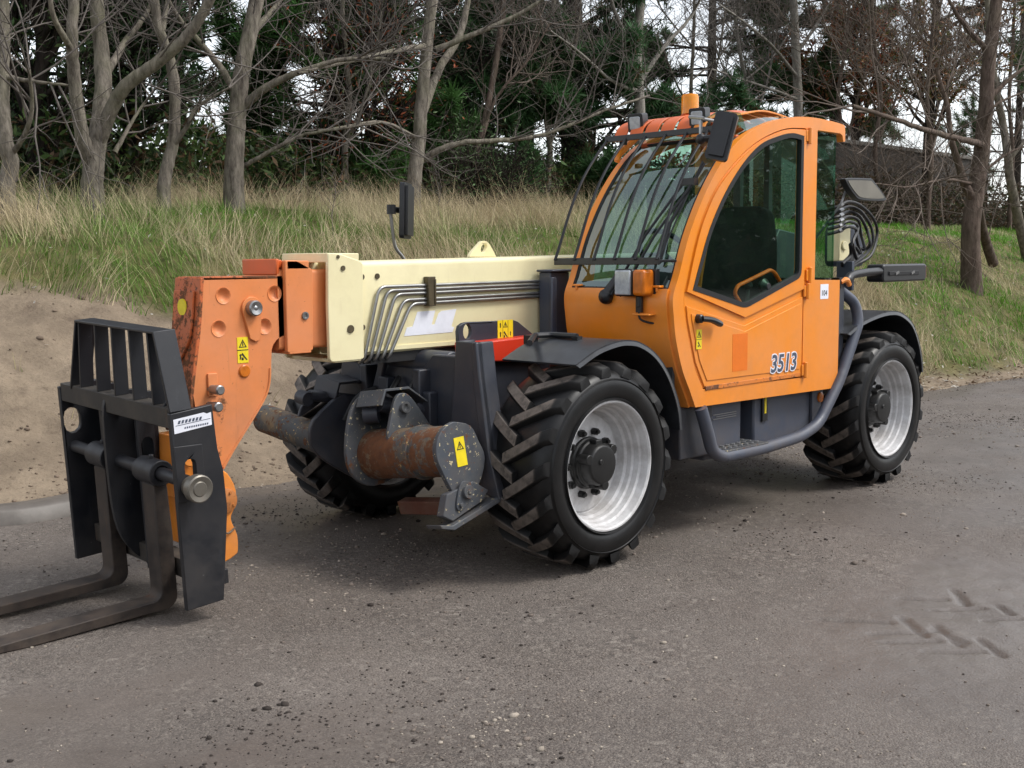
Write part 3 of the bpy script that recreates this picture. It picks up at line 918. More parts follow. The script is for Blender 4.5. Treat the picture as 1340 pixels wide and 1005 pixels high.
# middle and inner sections
mb = MB(); section_box(mb, 1.30, 1.165, 1.565, .70, 1.165, 1.565, -.345, -.05, .02); obj('inner_boom', mb, M['peach'], B)
mb = MB()
pl = xz([(376, 340.5), (391.4, 340.5), (412, 352.5), (413, 458.7), (379.4, 462)], 0)
mb.prism(fillet(pl, .01, 3, True), 'y', -.048, -.02)
mb.prism(fillet(pl, .01, 3, True), 'y', -.375, -.347)
mb.box(1.13, 1.262, -.375, -.02, 1.567, 1.61); mb.box(1.13, 1.262, -.375, -.02, 1.145, 1.163)
obj('inner_collar', mb, M['peach'], B, bevel=.004)
mb = MB()
q = onY(399, 413, -.02); mb.lathe([(0, .02), (.008, .02), (.008, .012), (.002, .010)], (q.x, -.02, q.z), (0, 1, 0), 14)
obj('bolt_head', mb, M['chrome'], B)
mb = MB(); mb.box(1.262, 1.30, -.355, -.06, 1.575, 1.615); mb.box(1.285, 1.305, -.36, -.05, 1.540, 1.62); obj('head_top_box', mb, M['orange_roof'], B, bevel=.006)

# zinc pipes along the boom side
ends_top = [(500, 375), (507, 377.5), (514, 381), (526, 388), (533, 391)]
mb_pipes = []
for i in range(5):
    bot = onY(474 + i * 8.2, 462 - i * .8, YB1)
    x_t = .700 - i * .055
    z_t = 1.468 - i * .021 - (.012 if i > 2 else 0)
    zr = 1.478 - i * .019 - (.014 if i > 2 else 0)
    yb = YB1 + .018
    path = [(bot.x - .012, yb - .06, bot.z - .055), (bot.x, yb, bot.z - .028), (x_t, yb, z_t), (-.76, yb, zr + .0)]
    mb = MB(); mb.tube(fillet(path, .045, 6), .0092, 10); obj('boom_pipe', mb, M['pipe'], B)
q0, q1 = onY(557, 363, 0), onY(567, 400, 0)
mb = MB(); mb.box(q1.x, q0.x, YB1 + .001, .024, q1.z, q0.z + .004); mb.box(q1.x - .0, q1.x + .012, .002, .03, q1.z + .012, q0.z - .01)
obj('pipe_clamp', mb, M['clamp'], B, bevel=.003)
# remains of the maker's white lettering
L = [(147, 515), (165, 457), (205, 449), (237, 350), (357, 341), (334, 432), (338, 437), (353, 434), (378, 363), (398, 345), (500, 331), (466, 448), (484, 455), (474, 487)]
mb = MB(); mb.prism([(onY(500 + a / 5.154, 340 + b / 5.154, YB1).x, onY(500 + a / 5.154, 340 + b / 5.154, YB1).z) for a, b in L], 'y', YB1 + .0005, YB1 + .0022)
obj('white_logo', mb, M['white'], B, smooth=0)
# lifting eye on top
pl = xz([(613, 336), (616, 330), (625, 320), (630, 315.5), (637, 317), (643, 326), (648, 336)], -.20)
hl = xz([(628, 329), (629, 322), (634, 319), (636, 323), (632, 330)], -.20)
mb = MB(); mb.prism(spline(pl, 3), 'y', -.215, -.19, [spline(hl, 3, True)]); obj('lifting_eye', mb, M['cream'], B, bevel=.002)

# ---------------------------------------------------------------- boom head
HY1, HY0 = -.05, -.285
HD = [(267, 364), (330, 363.5), (373.5, 364), (375, 438), (369, 440), (362.5, 444), (357.5, 451), (355.5, 458), (354.7, 482), (353, 504), (345, 526), (311, 582), (294, 613), (279, 621), (266, 600), (253, 516), (258, 470)]
hp = xz(HD, HY1)
Hd = empty('boom_head', (0, 0, 0), B)
DIM = [onY(a, b, HY1) for a, b in ((292, 387), (359, 384), (286, 430), (346, 427))]
mb = MB(); mb.prism(hp, 'y', HY1 - .022, HY1, [[(q.x + .034 * math.cos(t), q.z + .034 * math.sin(t)) for t in np.linspace(0, 2 * PI, 17)[:-1]] for q in DIM])
obj('head_plate', mb, M['peach'], Hd, smooth=0)
mb = MB(); mb.prism(hp, 'y', HY0, HY0 + .022)
obj('head_plate', mb, M['peach'], Hd, bevel=.004)
# rim weld along the rear curve
rim = [(375, 438), (362.5, 444), (356, 456), (354.7, 482), (353, 504), (345, 526), (311, 582), (293, 612)]
mb = MB()
cur = spline(xz(rim, HY1), 4)
g = [[(x + .012, HY0 + .02, z) for x, z in cur], [(x + .012, HY1 - .02, z) for x, z in cur]]
mb.sheet(g, .012)
mb.tube([(x + .006, HY1 + .001, z + .002) for x, z in cur[12:]], .007, 6)
obj('rear_web', mb, M['peach'], Hd)
# sloping rusted front cover, its lower tongue rounded
fr = [(1.716, 1.532), (1.742, 1.29), (1.792, .99), (1.80, .80)]
mb = MB(); g = [[(x - .01, y, z) for x, z in spline(fr, 4)] for y in (HY0 - .002, HY1 + .002)]
mb.sheet(g, .018); mb.box(1.27, 1.712, HY0 + .0, HY1 - .0, 1.520, 1.538)
obj('front_cover', mb, M['peach_rusty'], Hd, bevel=.003)
mb = MB()
def onfr(t): p = spline(fr, 8); k = min(len(p) - 1, int(t * (len(p) - 1))); return p[k]
ys0, ys1 = HY0 + .02, HY1 - .035
g = []
for i in range(9):
    t = .42 * i / 8 + .12
    x, z = onfr(t)
    w = 1.0 if i < 5 else math.cos((i - 4) / 4.4 * PI / 2)
    ym = (ys0 + ys1) / 2
    g.append([(x + .024, ym + (y - ym) * w, z) for y in (ys0, ym, ys1)])
mb.sheet(g, .012); obj('cover_plate', mb, M['peach_rusty'], Hd, bevel=.002)
mb = MB(); x, z = onfr(.2); mb.cyl((x + .01, (ys0 + ys1) / 2, z - .02), (x + .030, (ys0 + ys1) / 2, z - .02), .04, 16); obj('yellow_label', mb, M['yellow'], Hd)
# dimples, main pin with its keeper, pins, reflector
for (a, b) in ((292, 387), (359, 384), (286, 430), (346, 427)):
    q = onY(a, b, HY1); mb = MB()
    mb.lathe([(-.020, .001), (-.018, .016), (-.012, .027), (.001, .0355), (.003, .040), (-.004, .041), (-.0215, .030), (-.0215, .001)], (q.x, HY1, q.z), (0, 1, 0), 20)
    obj('dimple', mb, M['peach'], Hd)
q = onY(328, 403, HY1)
mb = MB()
tear = [(q.x + .055 * math.cos(a), q.z + .055 * math.sin(a)) for a in np.linspace(-.25, PI + .25, 14)] + [(q.x - .045, q.z - .13), (q.x + .0 - .04, q.z - .158), (q.x - .015, q.z - .165), (q.x + .015, q.z - .15)]
mb.prism(tear, 'y', HY1, HY1 + .014); obj('pin_keeper', mb, M['peach'], Hd, bevel=.003)
mb = MB(); mb.lathe([(0, .038), (.035, .038), (.042, .032), (.036, .012), (.040, .005), (.040, .001)], (q.x, HY1 + .012, q.z), (0, 1, 0), 22); obj('pivot_pin', mb, M['chrome'], Hd)
mb = MB(); mb.cyl((q.x, HY0 - .05, q.z), (q.x, HY0, q.z), .038, 16); obj('pivot_pin', mb, M['chrome'], Hd)
for (a, b) in ((276, 509), (274, 531)):
    q = onY(a, b, HY1)
    mb = MB(); mb.lathe([(0, .021), (.05, .021), (.052, .024), (.085, .024), (.09, .018), (.09, .001)], (q.x, HY1, q.z), (0, 1, 0), 14)
    obj('stub_pin', mb, M['chrome'], Hd)
q = onY(276, 505, HY1); mb = MB(); mb.box(q.x - .03, q.x + .02, HY1, HY1 + .012, q.z - .05, q.z + .06); obj('pin_pad', mb, M['peach'], Hd, bevel=.003)
q = onY(319.6, 485.6, HY1)
mb = MB(); mb.lathe([(0, .031), (.006, .031), (.010, .026), (.010, .001)], (q.x, HY1, q.z), (0, 1, 0), 20); obj('amber_reflector', mb, M['amber_dark'], Hd)
q = onY(317.5, 458, HY1); sticker(Hd, HY1, (q.x, q.z), .06, .125, [(0, .24, .022, 'tri'), (0, 0, .002, 'line'), (-.1, -.25, .018, 'arm'), (.25, -.25, .014, 'bar')], .0)
# lower knuckle with its pivot cap and hanging ear
kn = [(279, 618), (293, 616), (302, 625), (309, 641), (309, 660), (303, 675), (304, 684), (311, 700), (312, 720), (309, 726), (295, 735.6), (286, 732), (285, 716), (282, 690), (278, 665), (275, 640)]
mb = MB(); mb.prism(spline(xz(kn, HY1 + .03), 2, True), 'y', HY1 - .04, HY1 + .03)
kx = xz(kn, HY1 + .03)
mb.prism(spline([(a, b) for a, b in kx], 2, True), 'y', HY0 - .03, HY0 + .04)
mb.box(1.62, 1.68, HY0 + .03, HY1 - .03, .30, .46)
obj('knuckle', mb, M['orange'], Hd, bevel=.006)
q = onY(294, 655.6, HY1 + .03)
mb = MB(); mb.lathe([(0, .062), (.012, .062), (.016, .056), (.016, .001)], (q.x, HY1 + .03, q.z), (0, 1, 0), 26)
for k in range(4):
    a = k * PI / 2 + .5
    mb.cyl((q.x + .045 * math.cos(a), HY1 + .046, q.z + .045 * math.sin(a)), (q.x + .045 * math.cos(a), HY1 + .052, q.z + .045 * math.sin(a)), .007, 6)
obj('pivot_cap', mb, paint('rusted_orange_cap', lin(190, 112, 36), rust=.6, rough=.6, dirt=.3), Hd)
mb = MB(); a = onY(286, 690, HY1 + .035); b = onY(308, 690, HY1 + .035)
mb.tube(spline([(a.x, a.y, a.z + .02), (a.x - .02, a.y + .01, a.z - .02), ((a.x + b.x) / 2, a.y + .012, a.z - .035), (b.x, b.y, b.z + .0)], 5), .005, 6); obj('keeper_chain', mb, M['rust_tube'], Hd)
# tilt ram and crowd links behind the carriage
mb = MB(); mb.cyl((1.45, -.17, 1.05), (1.72, -.17, .62), .05, 14); mb.cyl((1.70, -.17, .66), (1.78, -.17, .52), .03, 12); obj('tilt_ram', mb, M['chassis'], Hd)
mb = MB(); mb.box(1.74, 1.88, -.24, -.10, .50, .80); mb.cyl((1.82, -.30, .70), (1.82, -.03, .70), .05, 16); mb.prism([(-.24, .28), (-.10, .28), (-.10, .51), (-.24, .51)], 'x', 1.74, 1.86); obj('quick_hitch', mb, M['orange'], Hd, bevel=.006)

# ---------------------------------------------------------------- pallet fork carriage
C = empty('fork_carriage', (0, 0, 0), T)
C.matrix_local = Matrix.Translation((2.035, 0, .075)) @ Matrix.Rotation(math.radians(-2.0), 4, 'X') @ Matrix.Rotation(math.radians(4.0), 4, 'Y')
C['label'] = 'black pallet fork carriage'
def CP(name, mb, m, bevel=.004, label=None, smooth=38): return obj(name, mb, m, C, bevel, 2, smooth, label)
NY, FY = .27, -.855
def slot(cx, cz, w, h, n=6):
    r = w / 2
    return [(cx + r * math.cos(a), cz + h / 2 - r + r * math.sin(a)) for a in np.linspace(0, PI, n)] + [(cx + r * math.cos(a), cz - h / 2 + r + r * math.sin(a)) for a in np.linspace(PI, 2 * PI, n)]
sp_ = [(0, 0), (0, .895), (-.205, .905), (-.215, .70), (-.235, .60), (-.24, .42), (-.185, .0)]
sl = slot(-.07, .60, .055, .17)
mb = MB(); mb.prism(sp_, 'y', NY - .028, NY, [sl]); CP('side_plate', mb, M['carriage'])
mb = MB(); mb.prism(sp_, 'y', FY, FY + .028, [slot(-.05, .72, .085, .13)]); CP('side_plate', mb, M['carriage'])
o1 = [(-.135, .50), (-.135, .74), (.0, .75), (.0, .50)]
mb = MB(); mb.prism(o1, 'y', NY, NY + .010, [sl]); CP('slot_plate', mb, M['carriage'])
mb = MB(); mb.cyl((-.05, FY - .03, .585), (-.05, NY + .0, .585), .030, 18); CP('fork_shaft', mb, M['carriage'], 0)
mb = MB(); mb.lathe([(0, .045), (.045, .045), (.05, .062), (.085, .062), (.09, .056), (.084, .034), (.088, .03), (.088, .001)], (-.06, NY + .01, .565), (0, 1, 0), 26); CP('shaft_cap', mb, paint('worn_steel_cap', lin(116, 112, 104), rust=.66, rough=.4, metal=.6, dirt=.4), 0)
# cross rails
mb = MB(); mb.box(-.085, -.005, FY + .028, NY - .028, .825, .915); CP('top_rail', mb, M['carriage_worn'])
mb = MB(); mb.box(-.19, -.105, FY + .028, NY - .028, .075, .165); CP('bottom_rail', mb, M['carriage_worn'])
mb = MB(); mb.box(-.235, -.205, FY + .03, NY - .03, .06, .13); mb.box(-.2, -.17, FY + .03, NY - .03, .80, .86); CP('rear_rail', mb, M['carriage'])
# load guard
TOPZ, BOTZ = 1.235, .90
tp = [(FY + .30, TOPZ), (NY - .09, TOPZ)]
mb = MB(); mb.prism([(FY + .28, TOPZ), (NY - .095, TOPZ), (NY - .095, TOPZ + .012), (FY + .275, TOPZ + .012)], 'x', -.095, .0); CP('guard_top', mb, M['carriage'], .003)
mb = MB(); mb.prism([(NY - .10, TOPZ + .011), (NY - .086, TOPZ + .012), (NY - .0, .90), (NY - .016, .90)], 'x', -.105, .0); CP('guard_end', mb, M['carriage'], .003)
mb = MB(); mb.prism([(FY + .275, TOPZ + .012), (FY + .289, TOPZ + .008), (FY + .16, .90), (FY + .144, .90)], 'x', -.105, .0); CP('guard_end', mb, M['carriage'], .003)
for k in range(5):
    y = FY + .295 + (NY - FY - .40) * k / 4.35
    yb = y - .045 + .012 * k
    mb = MB(); mb.prism([(y - .007, TOPZ), (y + .007, TOPZ), (yb + .007, .915), (yb - .007, .915)], 'x', -.075, -.008); CP('guard_bar', mb, M['carriage'], .002)
mb = MB(); mb.prism([(-.095, .915), (-.095, 1.0), (-.02, .915)], 'y', NY - .10, NY - .09); CP('gusset', mb, M['carriage'], .002)
# hanging plates behind the shaft, one with a hole that shows the orange hitch
hp1 = spline([(-.015, .915), (.01, .80), (.012, .45), (-.01, .25), (-.07, .13), (-.14, .06), (-.17, .06), (-.17, .915)], 3)
hp2 = [(-.09, .915), (-.09, .06), (-.18, .06), (-.18, .915)]
for y, pl_, hole in ((-.60, hp2, None), (-.36, hp1, None), (-.24, hp2, slot(-.135, .62, .06, .16))):
    mb = MB(); mb.prism(pl_, 'y', y - .012, y + .012, [hole] if hole else []); CP('hanger_plate', mb, M['carriage'], .002)
mb = MB(); mb.box(-.205, -.185, -.60, -.24, .06, .56); mb.box(-.205, -.185, FY + .03, FY + .22, .1, .82); mb.box(-.205, -.185, -.58, -.50, .5, .82); mb.box(-.205, -.185, -.38, -.24, .5, .82); CP('back_plate', mb, M['carriage'], .002)
# forks: collar, shank, bent heel and tapering blade
def fork(yc):
    e = empty('fork', (0, 0, 0), C)
    w = .115; y0, y1 = yc - w / 2, yc + w / 2
    mb = MB(); mb.lathe([(-.085, .034), (-.085, .060), (.085, .060), (.085, .034)], (-.05, yc, .585), (0, 1, 0), 22, close=True)
    mb.box(-.075, -.02, y0 + .01, y1 - .01, .50, .545)
    mb.cyl((-.05, yc, .64), (-.05, yc, .662), .012, 8)
    obj('fork_collar', mb, M['carriage'], e, .004)
    outer = [(-.020, .53), (-.015, .035)] + [(-.015 + .045 * (1 - math.cos(t)), .035 - .045 * math.sin(t)) for t in np.linspace(.3, PI / 2, 5)] + [(.6, .004), (1.10, .014), (1.10, .006), (.6, -.040)] + [(-.03 - .06 * math.sin(t), -.002 - .06 * math.cos(t)) for t in np.linspace(0.05, PI / 2, 6)] + [(-.092, .30), (-.085, .53)]
    mb = MB(); mb.prism(outer, 'y', y0, y1)
    obj('fork_blade', mb, M['fork'], e, .006)
fork(-.035); fork(-.515)
# white label with broken lettering at the top of the near plate
mb = MB(); mb.mi = 0
mb.prism([(-.012, .805), (-.195, .815), (-.195, .872), (-.175, .868), (-.16, .876), (-.012, .868)], 'y', NY, NY + .0018)
mb.mi = 1
def glyph_strip(x0, x1, z0, z1, n, sl_):
    for i in range(n):
        a = x0 + (x1 - x0) * i / n; b = x0 + (x1 - x0) * (i + .62) / n
        mb.prism([(a, z0), (b, z0), (b + sl_, z1), (a + sl_, z1)], 'y', NY + .0018, NY + .0026)
glyph_strip(-.03, -.15, .846, .860, 7, -.006)
mb.prism([(-.02, .838), (-.19, .843), (-.19, .8455), (-.02, .8405)], 'y', NY + .0018, NY + .0026)
glyph_strip(-.06, -.18, .820, .828, 11, -.002)
CP('white_label', mb, [M['white'], M['slate_print']], 0, smooth=0)
# ================================================================== CAB (part of the telehandler)
CAB = empty('cab', (0, 0, 0), T)
YL, YR = 1.0, .20
PROF = [(-.750, .769), (-.702, .857), (-.625, .991), (-.567, 1.151), (-.544, 1.278), (-.536, 1.399), (-.590, 1.518), (-.675, 1.726), (-.818, 1.955), (-.999, 2.160), (-1.192, 2.299), (-1.459, 2.399), (-1.703, 2.450), (-1.907, 2.468), (-2.10, 2.468), (-2.33, 2.455), (-2.362, 2.43), (-2.367, 2.349)]
ps = spline(PROF, 5)
def prof_at(z):
    """x on the front profile at height z"""
    for a, b in zip(ps[:-1], ps[1:]):
        if a[1] <= z <= b[1]:
            return a[0] + (b[0] - a[0]) * (z - a[1]) / max(1e-6, b[1] - a[1])
    return ps[0][0]
GAP = [(-.822, .866), (-.731, 1.017), (-.655, 1.252), (-.632, 1.388), (-.660, 1.484), (-.700, 1.605), (-.760, 1.756), (-.830, 1.877), (-.917, 1.990), (-1.038, 2.097), (-1.183, 2.198), (-1.350, 2.286), (-1.524, 2.348), (-1.688, 2.385), (-1.875, 2.398)]
gap = spline(GAP, 4) + [(-1.885, 2.39), (-1.892, .855), (-1.885, .848)]
rear = [(-2.345, 2.345), (-2.33, 2.385), (-2.30, 2.396), (-2.02, 2.396), (-2.02, 1.462), (-2.338, 1.455), (-2.337, .843), (-2.272, .747)]
side = ps + rear
mb = MB(); mb.prism(side, 'y', YL - .045, YL, [gap]); obj('side_frame', mb, M['orange'], CAB, bevel=.010, seg=3)
# the other side: the same outline with two window openings
winR = spline([(-.74, 1.42), (-.80, 1.70), (-.95, 1.95), (-1.2, 2.17), (-1.5, 2.30), (-1.83, 2.36)], 4) + [(-1.85, 1.42)]
mb = MB(); mb.prism(side, 'y', YR, YR + .045, [winR]); obj('side_frame', mb, M['orange'], CAB, bevel=.010, seg=3)
mb = MB(); g = [[(x, YR + .02, z) for x, z in r] for r in ([(-.70, 1.40), (-1.87, 1.40)], [(-.76, 1.75), (-1.87, 1.75)], [(-1.1, 2.15), (-1.87, 2.15)], [(-1.4, 2.30), (-1.87, 2.37)])]
mb.sheet(g); obj('side_glass', mb, M['glass_side'], CAB)
# front skin below the windscreen
zs = np.linspace(.775, 1.435, 14); ysq = np.linspace(YR + .035, YL - .035, 11)
mb = MB()
g = [[(prof_at(z) - .004 + .012 * (1 - ((y - .6) / .37) ** 2), y, z) for y in ysq] for z in zs]
mb.sheet(g, .02); obj('front_panel', mb, M['orange'], CAB, smooth=60)
mb = MB(); mb.box(-2.26, -.76, YR + .046, YL - .046, .77, .79); mb.box(-2.30, -2.27, YR + .046, YL - .046, .76, 1.47)
mb.prism([(-.62, .80), (-.62, 1.42), (-.60, 1.42), (-.60, .9)], 'y', YR + .05, YL - .05)
obj('floor_pan', mb, M['interior'], CAB)
# windscreen between the side frames, with its black seal
zw = np.concatenate([np.linspace(1.437, 2.10, 12), np.linspace(2.14, 2.30, 4)])
yw = np.linspace(YR + .05, YL - .05, 9)
ws = [[(prof_at(z) - .014 + .03 * (1 - ((y - .6) / .36) ** 2), y, z) for y in yw] for z in zw]
mb = MB(); mb.sheet(ws); obj('windscreen', mb, M['glass'], CAB, smooth=80)
edge = [ws[0][j] for j in range(9)] + [ws[i][8] for i in range(1, 16)] + [ws[15][j] for j in range(7, -1, -1)] + [ws[i][0] for i in range(14, 0, -1)]
mb = MB(); mb.tube(edge, .011, 8, closed=True); obj('windscreen_seal', mb, M['black_matt'], CAB)
mb = MB(); g = [[(prof_at(z) - .02, y, z) for y in (YR + .05, .4, .8, YL - .05)] for z in (1.43, 1.45, 1.475)]
mb.sheet(g, .006); obj('lower_seal', mb, M['black_matt'], CAB)
# wiper park cover, dash and instrument pod seen through the glass
mb = MB(); mb.box(-.86, -.64, .28, .94, 1.30, 1.36); mb.ball((-.74, .84, 1.42), .13, .9, 1.0, 1.15, 16, 10); mb.box(-.80, -.68, .76, .94, 1.3, 1.48); obj('dashboard', mb, M['interior'], CAB, bevel=.02)
mb = MB(); mb.tube(fillet([(-.68, .60, 1.0), (-.74, .60, 1.42), (-.98, .60, 1.62)], .06), .035, 10)
Rw = Matrix.Rotation(math.radians(-52), 3, 'Y')
cw = Vector((-.99, .60, 1.63))
mb.tube([cw + Rw @ Vector((.175 * math.cos(a), .175 * math.sin(a), 0)) for a in np.linspace(0, 2 * PI, 28)[:-1]], .016, 8, closed=True)
for a in (0.5, 2.6, 4.7): mb.tube([cw, cw + Rw @ Vector((.17 * math.cos(a), .17 * math.sin(a), 0))], .012, 6)
mb.tube([(-.80, .70, 1.5), (-.92, .84, 1.60)], .010, 6)
obj('steering_wheel', mb, M['black'], CAB)
# seat
St = empty('seat', (0, 0, 0), CAB)
mb = MB(); mb.box(-1.75, -1.28, .37, .83, 1.06, 1.20); obj('cushion', mb, M['seat'], St, bevel=.05, seg=4)
Rs = Matrix.Rotation(math.radians(-9), 4, 'Y')
mb = MB(); mb.T = Matrix.Translation((-1.70, .60, 1.14)) @ Rs
mb.prism(fillet([(-.245, 0), (-.255, .30), (-.235, .56), (-.175, .80), (.175, .80), (.235, .56), (.255, .30), (.245, 0)], .08, 5, True), 'x', -.09, .06)
obj('backrest', mb, M['seat'], St, bevel=.045, seg=4)
mb = MB(); mb.box(-1.68, -1.35, .42, .78, .80, 1.05); obj('seat_base', mb, M['black'], St, bevel=.02)
mb = MB(); mb.box(-1.75, -1.15, .25, .34, 1.0, 1.28); mb.tube([(-1.25, .30, 1.28), (-1.23, .31, 1.46)], .012, 8); mb.ball((-1.23, .31, 1.48), .028); mb.tube([(-1.4, .88, 1.1), (-1.42, .90, 1.42)], .012, 8); mb.ball((-1.42, .90, 1.44), .026); obj('console', mb, M['interior'], CAB, bevel=.015)
# rear: glass, frame and inner pillar
mb = MB(); mb.sheet([[(-2.275, YR + .05, 1.47), (-2.275, YL - .02, 1.47)], [(-2.275, YR + .05, 2.39), (-2.275, YL - .02, 2.39)]]); obj('rear_glass', mb, M['glass_side'], CAB)
mb = MB(); mb.sheet([[(-2.022, YL - .02, 1.468), (-2.272, YL - .02, 1.468)], [(-2.022, YL - .02, 2.39), (-2.272, YL - .02, 2.39)]]); mb.box(-2.276, -2.270, YL - .024, YL - .014, 1.47, 2.39); obj('rear_quarter_glass', mb, M['glass_side'], CAB)
mb = MB(); mb.box(-2.03, -2.00, YL - .10, YL - .05, 1.45, 2.40); mb.box(-2.26, -2.22, YR + .046, YR + .10, 1.47, 2.4); mb.box(-2.26, -2.23, YR + .046, YL - .046, 2.38, 2.42); mb.box(-2.30, -2.23, YR + .10, YL - .05, 1.44, 1.468)
mb.box(-2.24, -2.20, .50, .54, 1.47, 2.38)
obj('inner_frame', mb, M['interior'], CAB)
# roof: panel at the back, glass in front, six curved guard plates above it
ri = [q for q in ps if q[1] > 2.30 and q[0] > -2.36]
def roof_z(x):
    for a, b in zip(ri[:-1], ri[1:]):
        if b[0] <= x <= a[0]: return a[1] + (b[1] - a[1]) * (x - a[0]) / (b[0] - a[0])
    return ri[-1][1]
mb = MB()
g = [[(x, y, roof_z(x) - .012) for x in np.linspace(-1.62, -2.345, 9)] for y in (YR + .046, .6, YL - .046)]
mb.sheet(g, .02); obj('roof_panel', mb, M['orange_roof'], CAB)
mb = MB()
g = [[(x, y, roof_z(x) - .02) for x in np.linspace(-1.20, -1.615, 7)] for y in (YR + .046, .6, YL - .046)]
mb.sheet(g); obj('roof_glass', mb, M['glass'], CAB)
mb = MB(); mb.box(-1.225, -1.19, YR + .046, YL - .046, 2.285, 2.315); obj('roof_rail', mb, M['orange_roof'], CAB, bevel=.006)
RG = empty('roof_guard', (0, 0, 0), CAB)
a = xz([(812, 212), (804, 200), (803, 185), (809.5, 168), (824, 159.5)], .22)
prof_g = a[2:] + [(-1.36, 2.475), (-1.60, 2.515), (-1.86, 2.50), (-2.0, 2.472)]
gs = spline(prof_g, 4)
wid = .093
for k in range(6):
    y = .215 + k * .116
    w = wid if k < 5 else .075
    mb = MB(); mb.sheet([[(x, yy, z - .018 * (yy > .75)) for x, z in gs] for yy in (y, y + w)], .010)
    obj('guard_plate', mb, M['orange_roof'] if k < 5 else M['orange'], RG, bevel=.002, smooth=60)
mb = MB(); g = [[(x, .81, z - .022) for x, z in gs[4:-1]], [(x - .01, YL - .05, roof_z(x) - .006) for x, z in gs[4:-1]]]
mb.sheet(g); obj('roof_quarter_glass', mb, M['glass'], CAB)
mb = MB(); mb.tube([(-1.0, YR + .02, 2.2), (-1.02, .215, 2.24), (-1.2, .23, 2.37)], .02, 8); obj('guard_bracket', mb, M['orange'], RG)

# ---------------------------------------------------------------- door
D = empty('door', (0, 0, 0), CAB)
dout = inset(gap, .007)
WIN = [(-1.838, 2.345), (-1.70, 2.352), (-1.528, 2.318), (-1.35, 2.258), (-1.17, 2.135), (-1.0, 1.965), (-.86, 1.77), (-.755, 1.55), (-.705, 1.432)]
wpx = spline(WIN, 4)
win = fillet([wpx[0]] + [(-1.838, 1.485), (-1.225, 1.313)] + [wpx[-1]], .05, 4)[:-1] + list(reversed(wpx))[:-1]
mb = MB(); mb.prism(dout, 'y', YL - .040, YL - .004, [win]); obj('door_shell', mb, M['orange'], D, bevel=.006)
# proud frame round the window and proud lower panel with a V-shaped groove between them
fo = [p for p in dout if p[1] > 1.40 or p[0] > -.7 and p[1] > 1.37]
up = [p for p in spline(GAP, 4) if p[1] > 1.395]
upper = [(p[0], p[1]) for p in inset(up + [(-1.885, 2.395), (-1.888, 1.40), (-1.225, 1.245)], .012)]
mb = MB(); mb.prism(upper, 'y', YL - .004, YL + .010, [win]); obj('window_frame', mb, M['orange'], D, bevel=.007, seg=3)
lo = [(-.822, .866), (-.731, 1.017), (-.655, 1.252), (-.636, 1.362)]
lower = inset(lo + [(-1.225, 1.222), (-1.888, 1.378), (-1.888, .86)], .014)
mb = MB(); mb.prism(lower, 'y', YL - .004, YL + .004)
mb.prism(inset(lower, .032), 'y', YL + .004, YL + .009)
obj('lower_panel', mb, M['orange'], D, bevel=.004, seg=2)
mb = MB(); mb.prism(inset(win, -.003), 'y', YL - .02, YL + .013, [inset(win, .026)]); obj('window_seal', mb, M['black_matt'], D, bevel=.003)
mb = MB(); mb.prism(inset(win, .02), 'y', YL - .006, YL - .002)
vs = mb
mb = MB(); iw = inset(win, .018); mb.add([(p[0], YL - .004, p[1]) for p in iw], [tuple(range(len(iw)))]); obj('door_glass', mb, M['glass_side'], D, smooth=0)
# chipped bottom edge
mb = MB(); mb.box(-1.86, -.84, YL - .004, YL + .006, .858, .882); obj('door_edge', mb, paint('chipped_orange', lin(214, 120, 30), rust=.50, rscale=12, chips=.6), D, bevel=.002)
q0, q1 = onY(907, 416, YL), onY(934, 424, YL)
mb = MB(); mb.lathe([(0, .026), (.03, .024), (.036, .018), (.036, .001)], (q0.x - .03, YL + .008, q0.z - .005), (0, 1, 0), 16)
mb.tube(spline([(q0.x - .03, YL + .04, q0.z - .005), (q0.x - .10, YL + .055, q0.z - .014), (q1.x, YL + .05, q1.z)], 4), [.017] * 5 + [.019, .020, .020, .016], 8)
obj('door_handle', mb, M['black'], D)
for (px, py) in ((1057, 178), (1057, 360), (1054, 381), (1051, 484)):
    q = onY(px, py, YL)
    mb = MB(); mb.cyl((q.x, YL + .016, q.z - .05), (q.x, YL + .016, q.z + .05), .013, 10); mb.box(q.x - .035, q.x + .035, YL + .001, YL + .014, q.z - .035, q.z + .035)
    obj('hinge', mb, M['orange'], D, bevel=.003)
# grab rail and catch inside the door window
pp = [onY(a, b, YL - .06) for a, b in ((972, 402), (961, 384), (965, 374), (1008, 353), (1014, 357), (1024, 374))]
mb = MB(); mb.tube(fillet([tuple(v) for v in pp], .03), .012, 8); obj('grab_rail', mb, plain('orange_rail', lin(250, 104, 16), .4), D)
q = onY(1001, 375, YL - .03); mb = MB(); mb.lathe([(0, .045), (.02, .05), (.035, .03), (.05, .02), (.05, .001)], (q.x, YL - .05, q.z), (0, 1, 0), 16); obj('window_catch', mb, M['black'], D)
q = onY(912.7, 444, YL); sticker(D, YL + .009, (q.x, q.z), .05, .11, [(0, .24, .02, 'tri'), (0, 0, .0012, 'line'), (0, -.25, .016, 'arm')])
q0, q1 = onY(957, 437.5, YL), onY(976, 484, YL)
mb = MB(); mb.box(q1.x, q0.x, YL + .009, YL + .0102, q1.z, q0.z); obj('orange_square', mb, M['orange_patch'], D, smooth=0)

